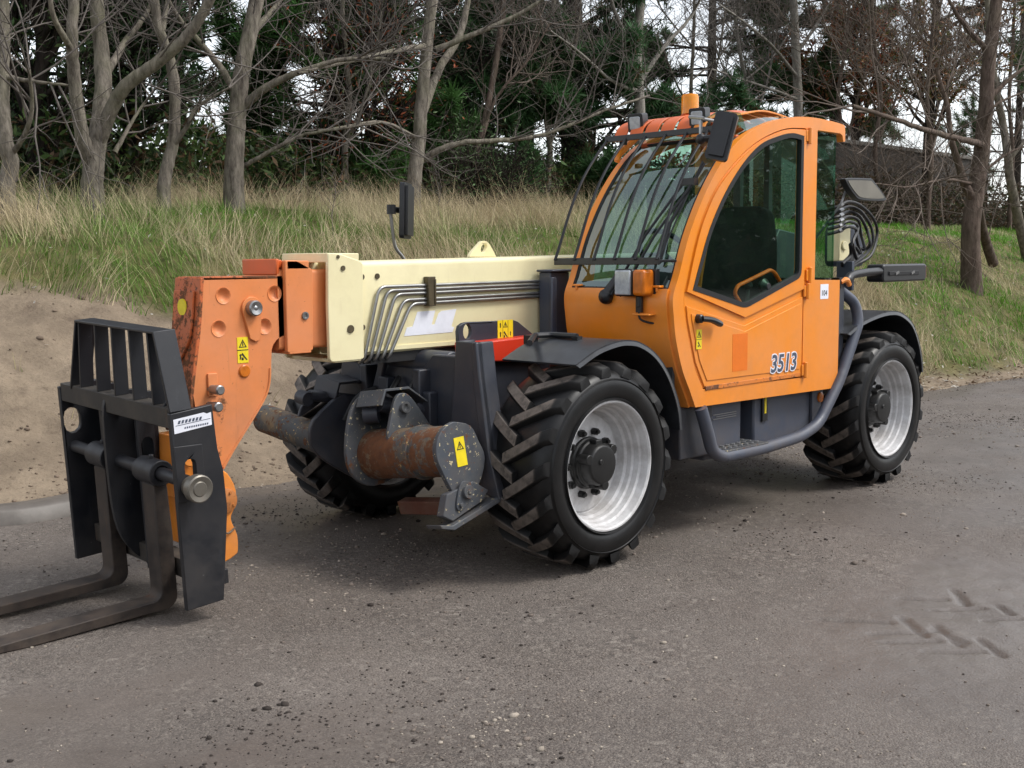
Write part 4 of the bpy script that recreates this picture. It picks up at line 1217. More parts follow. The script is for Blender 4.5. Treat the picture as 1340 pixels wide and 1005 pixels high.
def text_mesh(s, size, off=0.0, shear=0.0, ext=.0006, align='CENTER'):
    cu = bpy.data.curves.new('print', 'FONT')
    cu.body = s; cu.size = size; cu.offset = off; cu.shear = shear; cu.extrude = ext
    cu.align_x = align; cu.align_y = 'CENTER'; cu.resolution_u = 3
    o = bpy.data.objects.new('print', cu); COL.objects.link(o)
    dg = bpy.context.evaluated_depsgraph_get()
    me = bpy.data.meshes.new_from_object(o.evaluated_get(dg))
    bpy.data.objects.remove(o); bpy.data.curves.remove(cu)
    return me
def text_obj(name, s, size, m, parent, loc, rotz=0, tilt=0, **kw):
    me = text_mesh(s, size, **kw)
    me.materials.clear(); me.materials.append(m)
    o = bpy.data.objects.new(name, me); COL.objects.link(o); o.parent = parent
    # letters face +Y, reading towards -X
    o.matrix_local = Matrix.Translation(loc) @ Matrix.Rotation(tilt, 4, 'Y') @ Matrix.Rotation(PI, 4, 'Z') @ Matrix.Rotation(PI / 2, 4, 'X')
    return o
q = onY(1023.5, 475.5, YL)
text_obj('number_outline', '3513', .150, M['white'], D, (q.x, YL + .0098, q.z), off=.010, shear=.14)
text_obj('number_print', '3513', .150, M['slate_print'], D, (q.x, YL + .0112, q.z), off=.0028, shear=.14)
q = onY(1078.5, 382, YL)
mb = MB(); mb.box(q.x - .05, q.x + .05, YL + .0005, YL + .002, q.z - .045, q.z + .05); o = obj('number_sticker', mb, M['white'], CAB, smooth=0)
text_obj('number_print', '104', .050, M['ink'], CAB, (q.x + .002, YL + .0028, q.z - .008), tilt=0.0, off=0.0)

# ---------------------------------------------------------------- screen guard, wipers, lamps, mirrors, beacon
SG = empty('screen_guard', (0, 0, 0), CAB)
mb = MB(); mb.box(-.985, -.965, .15, .95, 2.315, 2.350); obj('top_bar', mb, M['black'], SG, bevel=.003)
mb = MB(); mb.box(-.512, -.500, .15, .93, 1.572, 1.612); obj('bottom_bar', mb, M['black'], SG, bevel=.003)
bar = [(-.506, 1.60), (-.545, 1.68), (-.651, 1.911), (-.765, 2.094), (-.875, 2.221), (-.985, 2.330)]
for k in range(6):
    y = .165 + k * .150
    mb = MB(); mb.tube([(x + .012, y, z) for x, z in spline(bar, 5)], .0085, 8); obj('guard_rod', mb, M['black'], SG)
mb = MB()
for y in (.23, .97):
    mb.tube([(-.505, y if y < .5 else .92, 1.592), (-.60, y, 1.592)], .008, 6)
mb.box(-1.06, -1.02, .22, .25, 2.30, 2.35); obj('guard_stay', mb, M['black'], SG)
W_ = empty('wiper', (0, 0, 0), CAB)
def scr(px, py, lift=.03):
    """point just in front of the windscreen"""
    y = .6
    for _ in range(1):
        pass
    best = None
    for x in np.linspace(-.45, -1.2, 300):
        p = onX(px, py, float(x))
        if 1.3 < p.z < 2.35 and abs(prof_at(p.z) + lift - p.x) < .004:
            best = p; break
    return best or onX(px, py, -.6)
a0, a1 = scr(800, 386, .05), scr(897, 236, .04)
b0, b1 = scr(811, 388, .05), scr(906, 240, .04)
mb = MB(); mb.tube([a0, (a0 + a1) / 2 + Vector((.02, 0, .02)), a1], .008, 6); mb.tube([b0, (b0 + b1) / 2 + Vector((.02, 0, .02)), b1], .008, 6); mb.obox(tuple((a1 + b1) / 2), (.04, .10, .04)); obj('wiper_arm', mb, M['black'], W_)
mb = MB(); c0, c1, c2 = scr(921, 214, .03), scr(877, 292, .03), scr(863, 344, .03); mb.tube([c0, (c0 + c1) / 2, c1, c2], .011, 6); mb.tube([c0 + Vector((.012, 0, .012)), c2 + Vector((.012, 0, .012))], .005, 5); obj('wiper_blade', mb, M['black'], W_)
mb = MB(); p0 = scr(793, 388, .04); p1 = scr(812, 362, .04); mb.tube([p0, p1], .035, 10); mb.ball(tuple(p0), .045); p2 = scr(800, 394, .02); mb.cyl(tuple(p2), tuple(p2 + Vector((-.05, 0, 0))), .03, 12); obj('wiper_pivot', mb, M['black'], W_, bevel=.004)
# headlamp with indicator on the cab front
HL = empty('headlamp', (0, 0, 0), CAB)
hx = -.43
L0, L1 = onX(801, 351, hx), onX(846, 389, hx)
zt, zb = onX(823, 352, hx).z, onX(823, 388, hx).z
y0, y1 = onX(803, 370, hx).y, onX(826, 370, hx).y
mb = MB(); mb.box(hx - .075, hx - .004, y0, y1, zb, zt); obj('lamp_body', mb, M['black'], HL, bevel=.012)
mb = MB(); mb.box(hx - .02, hx + .004, y0 + .008, y1 - .008, zb + .008, zt - .008); obj('lamp_lens', mb, M['lens'], HL, bevel=.006)
mb = MB(); mb.box(hx - .105, hx + .002, y1 + .004, y1 + .085, zb + .004, zt - .004); obj('indicator_lens', mb, M['amber_dark'], HL, bevel=.018, seg=3)
mb = MB(); mb.box(hx - .125, hx - .09, y1 - .01, y1 + .10, zb + .0, zt); mb.box(hx - .07, hx - .05, y1 - .01, y1 + .03, zb - .09, zb); mb.cyl((hx - .06, y1 + .01, zb - .06), (hx - .06, y1 + .01, zb), .018, 10); obj('lamp_bracket', mb, M['black'], HL, bevel=.003)
mb = MB(); mb.tube(spline([(hx - .06, y1 + .01, zb - .05), (hx - .05, y1 + .02, zb - .12), (hx - .08, y1 + .06, zb - .145), (hx - .12, y1 + .10, zb - .15)], 5), .006, 6); obj('lamp_cable', mb, M['hose'], HL)
mb = MB(); mb.box(hx - .12, hx - .03, y1 - .02, y1 + .10, zb - .105, zb - .095); obj('lamp_shelf', mb, M['orange'], HL, bevel=.003)
for (px, py) in ((861, 375), (756, 373)):
    q = scr(px, py, .02); mb = MB(); mb.obox(tuple(q), (.04, .05, .012)); mb.cyl((q.x + .01, q.y, q.z - .03), (q.x + .01, q.y, q.z), .008, 8); obj('panel_clip', mb, M['orange'], CAB, bevel=.003)
# two work lights on the roof edge
def work_light(c, yaw):
    e = empty('work_light', c, CAB); e.rotation_euler = (0, math.radians(8), yaw)
    mb = MB(); mb.prism(fillet([(-.052, -.055), (.052, -.055), (.052, .055), (-.052, .055)], .015, 3, True), 'x', -.07, .0); obj('lamp_body', mb, M['black'], e, bevel=.004)
    mb = MB(); mb.prism(fillet([(-.036, -.039), (.036, -.039), (.036, .037), (-.036, .037)], .012, 3, True), 'x', -.002, .006); obj('lamp_lens', mb, M['lens'], e, bevel=.003)
    mb = MB(); mb.box(-.05, -.02, -.012, .012, -.10, -.055); obj('lamp_bracket', mb, M['black'], e)
qa = onX(831, 161, -1.0); work_light(tuple(qa), .15)
qb = onX(912, 154, -1.0); work_light(tuple(qb), .15)
# beacon
q = onX(903, 137, -1.22)
mb = MB(); mb.lathe([(0, .052), (.10, .052), (.114, .046), (.118, .03), (.119, .001)], (q.x, q.y, q.z - .055), (0, 0, 1), 24); BE = empty('beacon', (0, 0, 0), CAB); obj('beacon_lens', mb, M['amber'], BE)
mb = MB(); mb.cyl((q.x, q.y, q.z - .05), (q.x, q.y, q.z - .005), .03, 14); mb.cyl((q.x, q.y, q.z - .005), (q.x, q.y, q.z + .04), .012, 10); obj('beacon_bulb', mb, M['amber_dark'], BE)
mb = MB(); mb.lathe([(0, .05), (.03, .056), (.036, .001)], (q.x, q.y, q.z - .09), (0, 0, 1), 24); mb.cyl((q.x, q.y, q.z - .16), (q.x, q.y, q.z - .09), .02, 10); obj('beacon_base', mb, M['orange_roof'], BE)
# mirror beside the near pillar
m0, m1 = onX(953, 152, -.86), onX(936, 206, -.80)
MR = empty('mirror', (0, 0, 0), CAB)
c = (m0 + m1) / 2
def mirror(parent, c, h, w, R, facing=1):
    mb = MB(); mb.T = Matrix.Translation(c) @ R
    o = fillet([(-w / 2, -h / 2), (w / 2, -h / 2), (w / 2, h / 2), (-w / 2, h / 2)], .025, 4, True)
    mb.prism(o, 'x', -.012, .02); mb.prism(inset(o, .02), 'x', .02, .04)
    obj('mirror_shell', mb, M['black'], parent, bevel=.01, seg=3)
    mb = MB(); mb.T = Matrix.Translation(c) @ R
    mb.prism(inset(o, .012), 'x', -.016, -.010); obj('mirror_glass', mb, M['mirror_face'], parent)
mirror(MR, c, .27, .125, Matrix.Rotation(.45, 4, 'Z') @ Matrix.Rotation(-.20, 4, 'Y') @ Matrix.Rotation(-.22, 4, 'X'))
mb = MB()
k0, k1, k2, k3 = onX(944, 160, -1.02), onX(902, 153, -.80), onX(917, 158, -.80), onX(917, 176, -.80)
mb.tube(fillet([tuple(k0), tuple(k2 + Vector((0, .0, .012))), tuple(k3)], .02), .010, 8); mb.tube([tuple(k1), tuple(k2 + Vector((0, .02, .012)))], .010, 8)
obj('mirror_arm', mb, M['chrome'], MR)
q = onX(917, 182, -.80); mb = MB(); mb.ball(tuple(q), .030); mb.cyl(tuple(q), tuple(q + (c - q) * .8), .018, 8); obj('mirror_joint', mb, M['black'], MR)
# far-side mirror standing behind the boom
MF = empty('mirror', (0, 0, 0), T)
yf = -1.02
c = (onY(535, 240, yf) + onY(525, 312, yf)) / 2
mirror(MF, c, .36, .19, Matrix.Rotation(.13, 4, _f) @ Matrix.Rotation(-.95 + PI, 4, 'Z') @ Matrix.Rotation(-.10, 4, 'Y'))
mb = MB(); q = onY(512, 274, yf); mb.cyl((q.x, q.y, q.z - .03), (q.x, q.y, q.z + .03), .03, 12); mb.cyl(tuple(q), tuple(c), .02, 10); obj('mirror_joint', mb, M['black'], MF)
pth = [onY(a, b, yf) for a, b in ((511, 278), (514, 305), (517, 325), (528, 337))]
pth = [tuple(v) for v in pth] + [(pth[-1].x - .12, yf + .02, pth[-1].z - .28), (pth[-1].x - .12, yf + .02, 1.0)]
mb = MB(); mb.tube(fillet(pth, .04), .011, 8); obj('mirror_arm', mb, M['chrome'], MF)

# ---------------------------------------------------------------- red cover, eye plate, mudguards, post
mb = MB(); mb.prism(fillet([(.262, 1.156), (.256, 1.052), (-.30, 1.02), (-.42, 1.10), (-.42, 1.175)], .012, 3, True), 'y', .10, .25)
obj('red_cover', mb, M['red'], T, bevel=.008)
mb = MB(); q = onY(629, 466, .25); mb.cyl((q.x, .25, q.z), (q.x, .254, q.z), .010, 10); obj('cover_bolt', mb, M['black'], T)
ep = xz([(600, 447), (599.5, 434), (601, 427), (606, 423), (612, 421.5), (650, 420), (673, 419), (678, 421), (697, 436.5), (710, 446), (620, 452)], .16)
mb = MB(); cc = onY(611.5, 434, .16); mb.prism(ep, 'y', .135, .16, [[(cc.x + .030 * math.cos(a), cc.z + .042 * math.sin(a)) for a in np.linspace(0, 2 * PI, 16)[:-1]]])
obj('eye_plate', mb, M['steel_blue'], T, bevel=.003)
q = onY(661, 431.5, .16)
st = sticker(T, .16, (q.x, q.z), .122, .112, [(0, .25, .018, 'tri'), (.33, .25, .014, 'bar'), (0, -.22, .018, 'arm'), (.33, -.22, .016, 'bar'), (-.33, -.2, .012, 'bar'), (.17, 0, .001, 'vline'), (-.17, 0, .001, 'vline')])
def mudguard(path, y0, y1, name='mudguard'):
    p = spline(path, 4)
    mb = MB(); mb.sheet([[(x, y, z) for x, z in p] for y in (y0, y0 + .02, (y0 + y1) / 2, y1 - .03, y1)], .010)
    n = len(p)
    cx = sum(a for a, b in p) / n; cz = min(b for a, b in p)
    rim = []
    for x, z in p:
        d = Vector((x - cx, z - cz)).normalized()
        rim.append((x - d.x * .03, z - d.y * .03))
    mb.sheet([[(x, y1 - .002, z) for x, z in p], [(x, y1 + .006, z) for x, z in rim]], .006)
    return mb
F1 = [(.285, 1.085), (.13, 1.150), (-.02, 1.182), (-.12, 1.186), (-.22, 1.170), (-.34, 1.115), (-.44, 1.03), (-.52, .92), (-.58, .79), (-.605, .66)]
obj('mudguard', mudguard(F1, .50, 1.02), M['fender'], T, smooth=50)
mb = MB(); a = [onZ(px, py, 1.20) for px, py in ((693, 449), (699, 439), (722, 438), (755, 440))]
mb.tube(fillet([tuple(v) for v in a], .03), .016, 8); mb.box(a[3].x - .02, a[3].x + .02, a[3].y - .02, a[3].y + .02, 1.15, 1.20); mb.box(a[1].x - .03, a[1].x + .02, a[1].y - .06, a[1].y, 1.08, 1.20)
obj('mudguard_bracket', mb, M['black'], T)
F2 = [(-2.42, 1.10), (-2.60, 1.165), (-2.85, 1.215), (-3.05, 1.228), (-3.20, 1.205), (-3.36, 1.13), (-3.47, 1.0), (-3.53, .87), (-3.555, .76)]
obj('mudguard', mudguard(F2, .50, 1.02), M['fender'], T, smooth=50)
for path in (F1, F2):
    o = mudguard(path, .50, 1.02)
    o.v = [(x, -.215 - y, z) for x, y, z in o.v]
    obj('mudguard', o, M['fender'], T, smooth=50)
mb = MB(); g0, g1, g2 = onY(709, 357, .03), onY(734, 357, .03), onY(722, 440, .03)
mb.box(g1.x, g0.x, .005, .10, 1.05, 1.53); mb.box(g1.x - .02, g0.x + .015, -.005, .13, 1.53, 1.545); mb.box(g0.x - .03, g0.x + .012, .10, .125, 1.05, 1.50)
obj('boom_rest_post', mb, M['tank'], T, bevel=.008)

# ---------------------------------------------------------------- side: tank boxes, step, guard tube
mb = MB(); mb.box(-1.36, -.98, .60, .90, .42, .765); obj('battery_box', mb, M['tank'], T, bevel=.012)
mb = MB()
for i, z in enumerate((.655, .668, .681)): mb.box(-1.30, -1.06 - .03 * (i == 1), .90, .906, z, z + .004)
obj('scratch', mb, M['chrome'], T)
mb = MB(); mb.box(-2.17, -1.50, .55, .90, .44, .765); obj('fuel_tank', mb, M['tank'], T, bevel=.015)
mb = MB(); mb.box(-1.50, -1.36, .60, .80, .42, .76); mb.box(-2.3, -.8, .12, .60, .50, .74); mb.box(-1.02, -.70, .50, .93, .46, .765); obj('side_frame_member', mb, M['chassis'], T, bevel=.01)
q = onY(999, 528, .90); mb = MB(); mb.box(q.x - .03, q.x + .03, .90, .915, q.z - .11, q.z + .055); obj('level_gauge', mb, M['black'], T, bevel=.003)
mb = MB(); mb.box(q.x - .008, q.x + .012, .915, .918, q.z - .06, q.z + .045); obj('gauge_strip', mb, M['yellow'], T)
tb = [(-.80, 1.0, .76), (-.845, 1.01, .64), (-.90, 1.01, .50), (-1.0, 1.01, .455), (-1.43, 1.01, .452), (-1.86, 1.01, .475), (-2.08, 1.01, .53), (-2.35, 1.01, .80), (-2.605, 1.0, 1.17), (-2.60, .97, 1.30), (-2.47, .93, 1.38)]
mb = MB(); mb.tube(spline(fillet(tb, .08, 4), 2), .037, 14); obj('guard_tube', mb, M['tank'], T)
SP = empty('step', (0, 0, 0), T)
mb = MB(); mb.box(-1.46, -1.0, .84, 1.03, .478, .492); mb.box(-1.46, -1.0, 1.02, 1.034, .44, .492); obj('step_plate', mb, M['chipped'], SP, bevel=.003)
mb = MB()
for i in range(7):
    for j in range(3):
        mb.obox((-1.05 - i * .058, .88 + j * .055, .496), (.034, .022, .010), Matrix.Rotation(.5, 3, 'Z'))
obj('grip_stud', mb, M['chrome'], SP, bevel=.002)
mb = MB(); mb.prism([(-2.16, .74), (-2.30, .74), (-2.27, .62), (-2.19, .50), (-2.16, .50)], 'y', .90, .92); obj('reflector_bracket', mb, M['tank'], T, bevel=.003)
q = onY(1073, 519.5, .92); mb = MB(); mb.lathe([(0, .035), (.008, .034), (.011, .028), (.011, .001)], (q.x, .92, q.z), (0, 1, 0), 18); obj('amber_reflector', mb, M['amber_dark'], T)

# ---------------------------------------------------------------- rear: frame, boom tower, engine cover, hoses, lamp, mirror
mb = MB(); mb.box(-2.47, -2.365, .70, .965, .78, 1.44); mb.box(-2.46, -2.38, .30, .70, .78, 1.30); obj('rear_column', mb, M['steel_blue'], T, bevel=.01)
mb = MB(); mb.cyl((-2.40, .95, 1.40), (-2.40, .95, 1.46), .03, 10); mb.box(-2.43, -2.37, .92, .98, 1.44, 1.47); obj('cap', mb, M['black'], T)
mb = MB(); mb.tube(spline([(-2.40, .97, 1.44), (-2.45, .985, 1.455), (-2.5, .98, 1.42)], 4), .018, 8); obj('catch_loop', mb, M['orange'], T)
mb = MB()
tw = [(-2.55, .95), (-3.65, .95), (-3.62, 1.35), (-3.42, 1.78), (-3.10, 1.82), (-2.92, 1.60), (-2.72, 1.25)]
mb.prism(tw, 'y', YB1 + .03, YB1 + .09); mb.prism(tw, 'y', YB0 - .09, YB0 - .03); mb.box(-3.70, -2.5, .10, .50, .62, 1.02)
mb.prism([(-2.50, 1.0), (-2.74, 1.0), (-2.72, 1.22), (-2.58, 1.30)], 'y', .50, .80)
obj('boom_tower', mb, M['steel_blue'], T, bevel=.01)
mb = MB(); mb.box(-2.95, -.75, -1.08, -.46, .55, 1.28); mb.prism([(-2.95, 1.28), (-.75, 1.28), (-1.1, 1.42), (-2.8, 1.42)], 'y', -1.0, -.5); obj('engine_cover', mb, M['orange'], T, bevel=.03, seg=3)
mb = MB(); q = onY(1104, 318, .60); mb.box(q.x - .10, q.x + .06, .50, .60, q.z - .13, q.z + .12); mb.cyl((q.x, .60, q.z - .02), (q.x, .615, q.z - .02), .035, 12); obj('valve_block', mb, M['cream'], T, bevel=.008)
mb = MB(); q = onY(1119, 317, .55); mb.prism(fillet([(q.x - .14, q.z - .18), (q.x + .10, q.z - .18), (q.x + .10, q.z + .13), (q.x - .10, q.z + .13)], .06, 5, True), 'y', .35, .56); obj('tank_cap', mb, M['tank'], T, bevel=.02)
hs = empty('hose_bundle', (0, 0, 0), T)
for i in range(6):
    y = .58 + .055 * i
    rr = 1148 - 5.5 * i + random.uniform(-2, 2); top = 264 + 6.5 * i; bot = 352 - 3 * i
    px = [(1098, top + 6), (1110, top), (1126 - i, top + 5), (rr - 5, top + 22), (rr, top + 42), (rr - 8, bot - 18), (1118 - i, bot - 4), (1102, bot + 8)]
    pts = [tuple(onY(a, b, y + .02 * math.sin(3 * j + i))) for j, (a, b) in enumerate(px)]
    pts = [(pts[0][0] + .06, pts[0][1] - .05, pts[0][2] - .02)] + pts
    mb = MB(); mb.tube(spline(pts, 5), .0115, 8); obj('hydraulic_hose', mb, M['hose'], hs)
    mb = MB(); p, r = Vector(pts[1]), Vector(pts[2]); mb.cyl(tuple(p), tuple(p + (r - p) * .35), .016, 8); obj('hose_fitting', mb, M['chrome'], hs)
mb = MB(); a = onY(1100, 352, .80); b = onY(1112, 370, .82); mb.obox(tuple((a + b) / 2), (.03, .12, .20)); obj('hose_clamp', mb, M['tank'], hs, bevel=.004)
LA = empty('rear_lamp', (0, 0, 0), T)
ya = .92
pts = [onY(a, b, ya) for a, b in ((1106, 369), (1113, 361), (1130, 357), (1152, 355))]
mb = MB(); mb.tube(spline([(pts[0].x + .05, ya - .12, pts[0].z - .05)] + [tuple(p) for p in pts], 4), .028, 10); obj('lamp_arm', mb, M['black'], LA)
A_, B_ = onY(1151, 346, ya), onY(1207, 367, ya)
mb = MB(); mb.prism(fillet([(A_.x, B_.z), (B_.x, B_.z), (B_.x, A_.z), (A_.x, A_.z)], .03, 4, True), 'y', ya - .10, ya + .03); obj('lamp_body', mb, M['black'], LA, bevel=.012)
mb = MB(); mb.box(A_.x + (B_.x - A_.x) * .8, A_.x + (B_.x - A_.x) * .12, ya + .03, ya + .038, B_.z + .045, A_.z - .05); obj('lamp_plate', mb, M['black_matt'], LA, bevel=.004)
mb = MB()
for t in (.28, .64): mb.obox((A_.x + (B_.x - A_.x) * t, ya + .040, (A_.z + B_.z) / 2 + .0), (.05, .008, .016), Matrix.Rotation(.3, 3, 'Y'))
obj('lamp_clip', mb, M['chrome'], LA)
mb = MB(); mb.box(B_.x - .025, B_.x + .02, ya - .09, ya + .02, B_.z + .012, A_.z - .012); obj('lamp_lens', mb, plain('dull_red_lens', lin(120, 54, 34), .35), LA, bevel=.01)
RM = empty('mirror', (0, 0, 0), T)
ym = .78
mo = xz([(1107, 237), (1110, 233), (1137, 233.5), (1143, 236), (1158, 257), (1157, 263), (1128, 262), (1118, 255)], ym)
ms = spline(mo, 4, True)
mb = MB(); mb.prism(ms, 'y', ym - .05, ym); obj('mirror_shell', mb, M['black'], RM, bevel=.015, seg=3)
mcx, mcz = sum(a for a, b in ms) / len(ms), sum(b for a, b in ms) / len(ms)
mb = MB(); mb.prism([(mcx + (a - mcx) * .86, mcz + (b - mcz) * .78) for a, b in ms], 'y', ym - .01, ym + .004); obj('mirror_glass', mb, M['mirror_face'], RM)
p = [onY(a, b, ym - .06) for a, b in ((1112, 240), (1106, 252), (1100, 268))]
mb = MB(); mb.tube([tuple(v) for v in p] + [(p[-1].x + .05, .50, p[-1].z - .3)], .009, 6); obj('mirror_arm', mb, M['chrome'], RM)
# ================================================================== GRASS, STONES, TREES
def tint_mat(name, rough=.75, trans=.25, spec=.2, nvar=.25):
    def b(nodes, links):
        k = N(nodes, links)
        at = k.node('ShaderNodeAttribute'); at.attribute_name = 'tint'
        p = k.node('ShaderNodeBsdfPrincipled'); p.inputs['Roughness'].default_value = rough; p.inputs['Specular IOR Level'].default_value = spec
        links.new(at.outputs['Color'], p.inputs['Base Color'])
        o = k.node('ShaderNodeOutputMaterial')
        if trans:
            t = k.node('ShaderNodeBsdfTranslucent'); links.new(at.outputs['Color'], t.inputs[0])
            m = k.node('ShaderNodeMixShader'); m.inputs[0].default_value = trans
            links.new(p.outputs[0], m.inputs[1]); links.new(t.outputs[0], m.inputs[2]); links.new(m.outputs[0], o.inputs[0])
        else:
            links.new(p.outputs[0], o.inputs[0])
    return mat(name, b)
M['blade'] = tint_mat('grass_blade', .7, .3)
M['leaf'] = tint_mat('leaf', .6, .25)
M['stone'] = tint_mat('stone', .85, 0)

def blades(name, P, H, W, lean, droop, cols):
    """one bent, tapering strip per blade"""
    n = len(P)
    a = RNG.uniform(0, 2 * PI, n); la = 9 * fbm(P[:, 0] * .9, P[:, 1] * .9, 2, 55) + RNG.normal(0, .9, n)
    side = np.stack([np.cos(a), np.sin(a), np.zeros(n)], 1)
    ld = np.stack([np.cos(la), np.sin(la), np.zeros(n)], 1)
    V = np.zeros((n, 7, 3))
    for i, t in enumerate((0, .38, .72, 1.0)):
        c = P + ld * (H * (lean * t + droop * t * t))[:, None]
        c[:, 2] += H * (t - .45 * droop * t * t * t)
        w = W * (1 - t * .75) * .5
        if i < 3:
            V[:, 2 * i] = c - side * w[:, None]; V[:, 2 * i + 1] = c + side * w[:, None]
        else:
            V[:, 6] = c
    b = (np.arange(n) * 7)[:, None]
    F4 = np.concatenate([b + np.array([0, 1, 3, 2]), b + np.array([2, 3, 5, 4])])
    F3 = b + np.array([4, 5, 6])
    o = np_obj(name, V.reshape(-1, 3), F4, F3, M['blade'], np.repeat(cols, 7, 0))
    return o
def L3(*rgb): return np.array(lin(*rgb)[:3])
def scatter_bank(n, x0, x1, d0, d1):
    x = RNG.uniform(x0, x1, n); d = RNG.uniform(d0, d1, n)
    y = road_edge(x) - d
    return x, y, d
def grass_patch(name, n, x0, x1, d0, d1, h0, h1, w0, w1, straw_bias, keep=None, green=(98, 130, 54), dry=(196, 180, 148)):
    x, y, d = scatter_bank(n, x0, x1, d0, d1)
    lim = sand_limit(x) + .9 * (fbm(x * 1.4, y * 1.4, 3, 61) - .5)
    clump = fbm(x * 2.1, y * 2.1, 3, 71)
    straw = fbm(x * .55 + 4, y * .55, 3, 83)
    k = (d > lim * .96) & (RNG.uniform(0, 1, n) < np.clip(clump * 2.0 - .25, .05, 1))
    if keep is not None: k &= keep(x, y, d, straw)
    x, y, d, clump, straw = x[k], y[k], d[k], clump[k], straw[k]
    P = np.stack([x, y, bank_z(x, y) - .02], 1)
    v = in_view(P + np.array([0, 0, .2])); P, clump, straw = P[v], clump[v], straw[v]
    m = len(P)
    H = RNG.uniform(h0, h1, m) * (.5 + .9 * clump); W = RNG.uniform(w0, w1, m)
    s = np.clip((straw - .5) * 4 + straw_bias + RNG.normal(0, .28, m), 0, 1)[:, None]
    c = L3(*green) * (1 - s) + L3(*dry) * s
    c = c * RNG.uniform(.55, 1.25, m)[:, None]
    return tag(blades(name, P, H, W, RNG.uniform(.05, .55, m), RNG.uniform(0, .7, m), c), kind='stuff')
# short green sward, tall straw and rank grass on the left bank, shorter turf towards the right
grass_patch('grass', 85000, -11, 4.5, .3, 8.5, .08, .25, .006, .011, .30)
grass_patch('dry_grass', 60000, -11, 4.5, .5, 8.5, .22, .58, .005, .009, 1.0, keep=lambda x, y, d, s: s + RNG.normal(0, .08, len(s)) > .42)
grass_patch('grass', 60000, -27, -9, .35, 9, .05, .17, .010, .018, -.12, green=(94, 146, 44))
grass_patch('dry_grass', 14000, -27, -8, .2, 4.5, .12, .38, .008, .013, .72, keep=lambda x, y, d, s: (d < 2.6 + RNG.normal(0, .5, len(d))) | (s > .62))
grass_patch('dry_grass', 5200, -11, 4.5, .8, 8.5, .5, .95, .004, .006, 1.1, keep=lambda x, y, d, s: s > .44)
# sparse tufts running out onto the sand
def tufts():
    x = RNG.uniform(-4, 4, 2600); d = RNG.uniform(.3, 3.2, 2600); y = road_edge(x) - d
    k = (fbm(x * 1.7, y * 1.7, 3, 97) > .60)
    P = np.stack([x, y, bank_z(x, y) - .01], 1)[k]
    m = len(P); s = RNG.uniform(0, 1, m)[:, None]
    tag(blades('grass', P, RNG.uniform(.05, .2, m), RNG.uniform(.004, .007, m), RNG.uniform(.1, .8, m), RNG.uniform(0, .7, m), L3(92, 108, 54) * (1 - s) + L3(165, 148, 112) * s), kind='stuff')
tufts()

# ---------------------------------------------------------------- loose stones and litter
ICO_V = np.array([(0, 0, 1), (.894, 0, .447), (.276, .851, .447), (-.724, .526, .447), (-.724, -.526, .447), (.276, -.851, .447), (.724, .526, -.447), (-.276, .851, -.447), (-.894, 0, -.447), (-.276, -.851, -.447), (.724, -.526, -.447), (0, 0, -1)])
ICO_F = np.array([(0, 1, 2), (0, 2, 3), (0, 3, 4), (0, 4, 5), (0, 5, 1), (1, 6, 2), (2, 7, 3), (3, 8, 4), (4, 9, 5), (5, 10, 1), (6, 7, 2), (7, 8, 3), (8, 9, 4), (9, 10, 5), (10, 6, 1), (11, 7, 6), (11, 8, 7), (11, 9, 8), (11, 10, 9), (11, 6, 10)])
def stones(name, P, S, cols):
    n = len(P)
    V = ICO_V[None] * (1 + RNG.uniform(-.28, .28, (n, 12, 1)))
    sc = S[:, None, None] * np.stack([RNG.uniform(.7, 1.3, n), RNG.uniform(.7, 1.3, n), RNG.uniform(.4, .8, n)], 1)[:, None, :]
    V = V * sc
    a = RNG.uniform(0, 2 * PI, n); c, s = np.cos(a)[:, None], np.sin(a)[:, None]
    V = np.stack([V[..., 0] * c - V[..., 1] * s, V[..., 0] * s + V[..., 1] * c, V[..., 2]], 2) + P[:, None, :]
    F = (np.arange(n) * 12)[:, None, None] + ICO_F[None]
    return tag(np_obj(name, V.reshape(-1, 3), None, F.reshape(-1, 3), M['stone'], np.repeat(cols, 12, 0)), kind='stuff')
def gravel():
    n = 190000
    x = RNG.uniform(-11, 4.2, n); y = RNG.uniform(-2.6, 4.2, n)
    e = road_edge(x)
    dens = np.clip((fbm(x * .9, y * .9, 4, 101) - .40) * 3, .10, .8)
    dens = np.maximum(dens, 1.0 * np.exp(-((x - 2.45) / .5) ** 2 - ((y - 1.55) / .35) ** 2))     # crumbs at the left front
    dens = np.maximum(dens, 1.3 * np.exp(-((x - 1.9) / .45) ** 2 - ((y - 1.95) / .5) ** 2))
    dens = np.maximum(dens, .9 * np.exp(-((y - e) / .22) ** 2))
    dens *= np.where((np.abs(x + .45) < .9) & (np.abs(y - 2.6) < .55), .12, 1)
    k = (RNG.uniform(0, 1, n) < dens * .75) & (y > e - .1)
    x, y = x[k], y[k]
    P = np.stack([x, y, np.full(len(x), .0)], 1)
    v = in_view(P, 120); P = P[v]; m = len(P)
    S = np.exp(RNG.normal(math.log(.0030), .55, m)); S = np.clip(S, .002, .022)
    t = RNG.uniform(0, 1, m)
    pale = (fbm(P[:, 0] * 1.3, P[:, 1] * 1.3, 2, 111) - .5) * 1.6
    pale = pale + .5 * np.exp(-((P[:, 0] - 1.9) / .5) ** 2 - ((P[:, 1] - 1.95) / .5) ** 2)
    q = np.clip(t + pale, 0, 1)[:, None]
    c = np.where(q > .84, L3(152, 142, 130)[None], np.where(q > .3, L3(112, 102, 94)[None], L3(58, 52, 48)[None])) * RNG.uniform(.75, 1.2, m)[:, None]
    P[:, 2] = road_z(P[:, 0], P[:, 1]) + S * .15
    stones('gravel', P, S, c)
gravel()
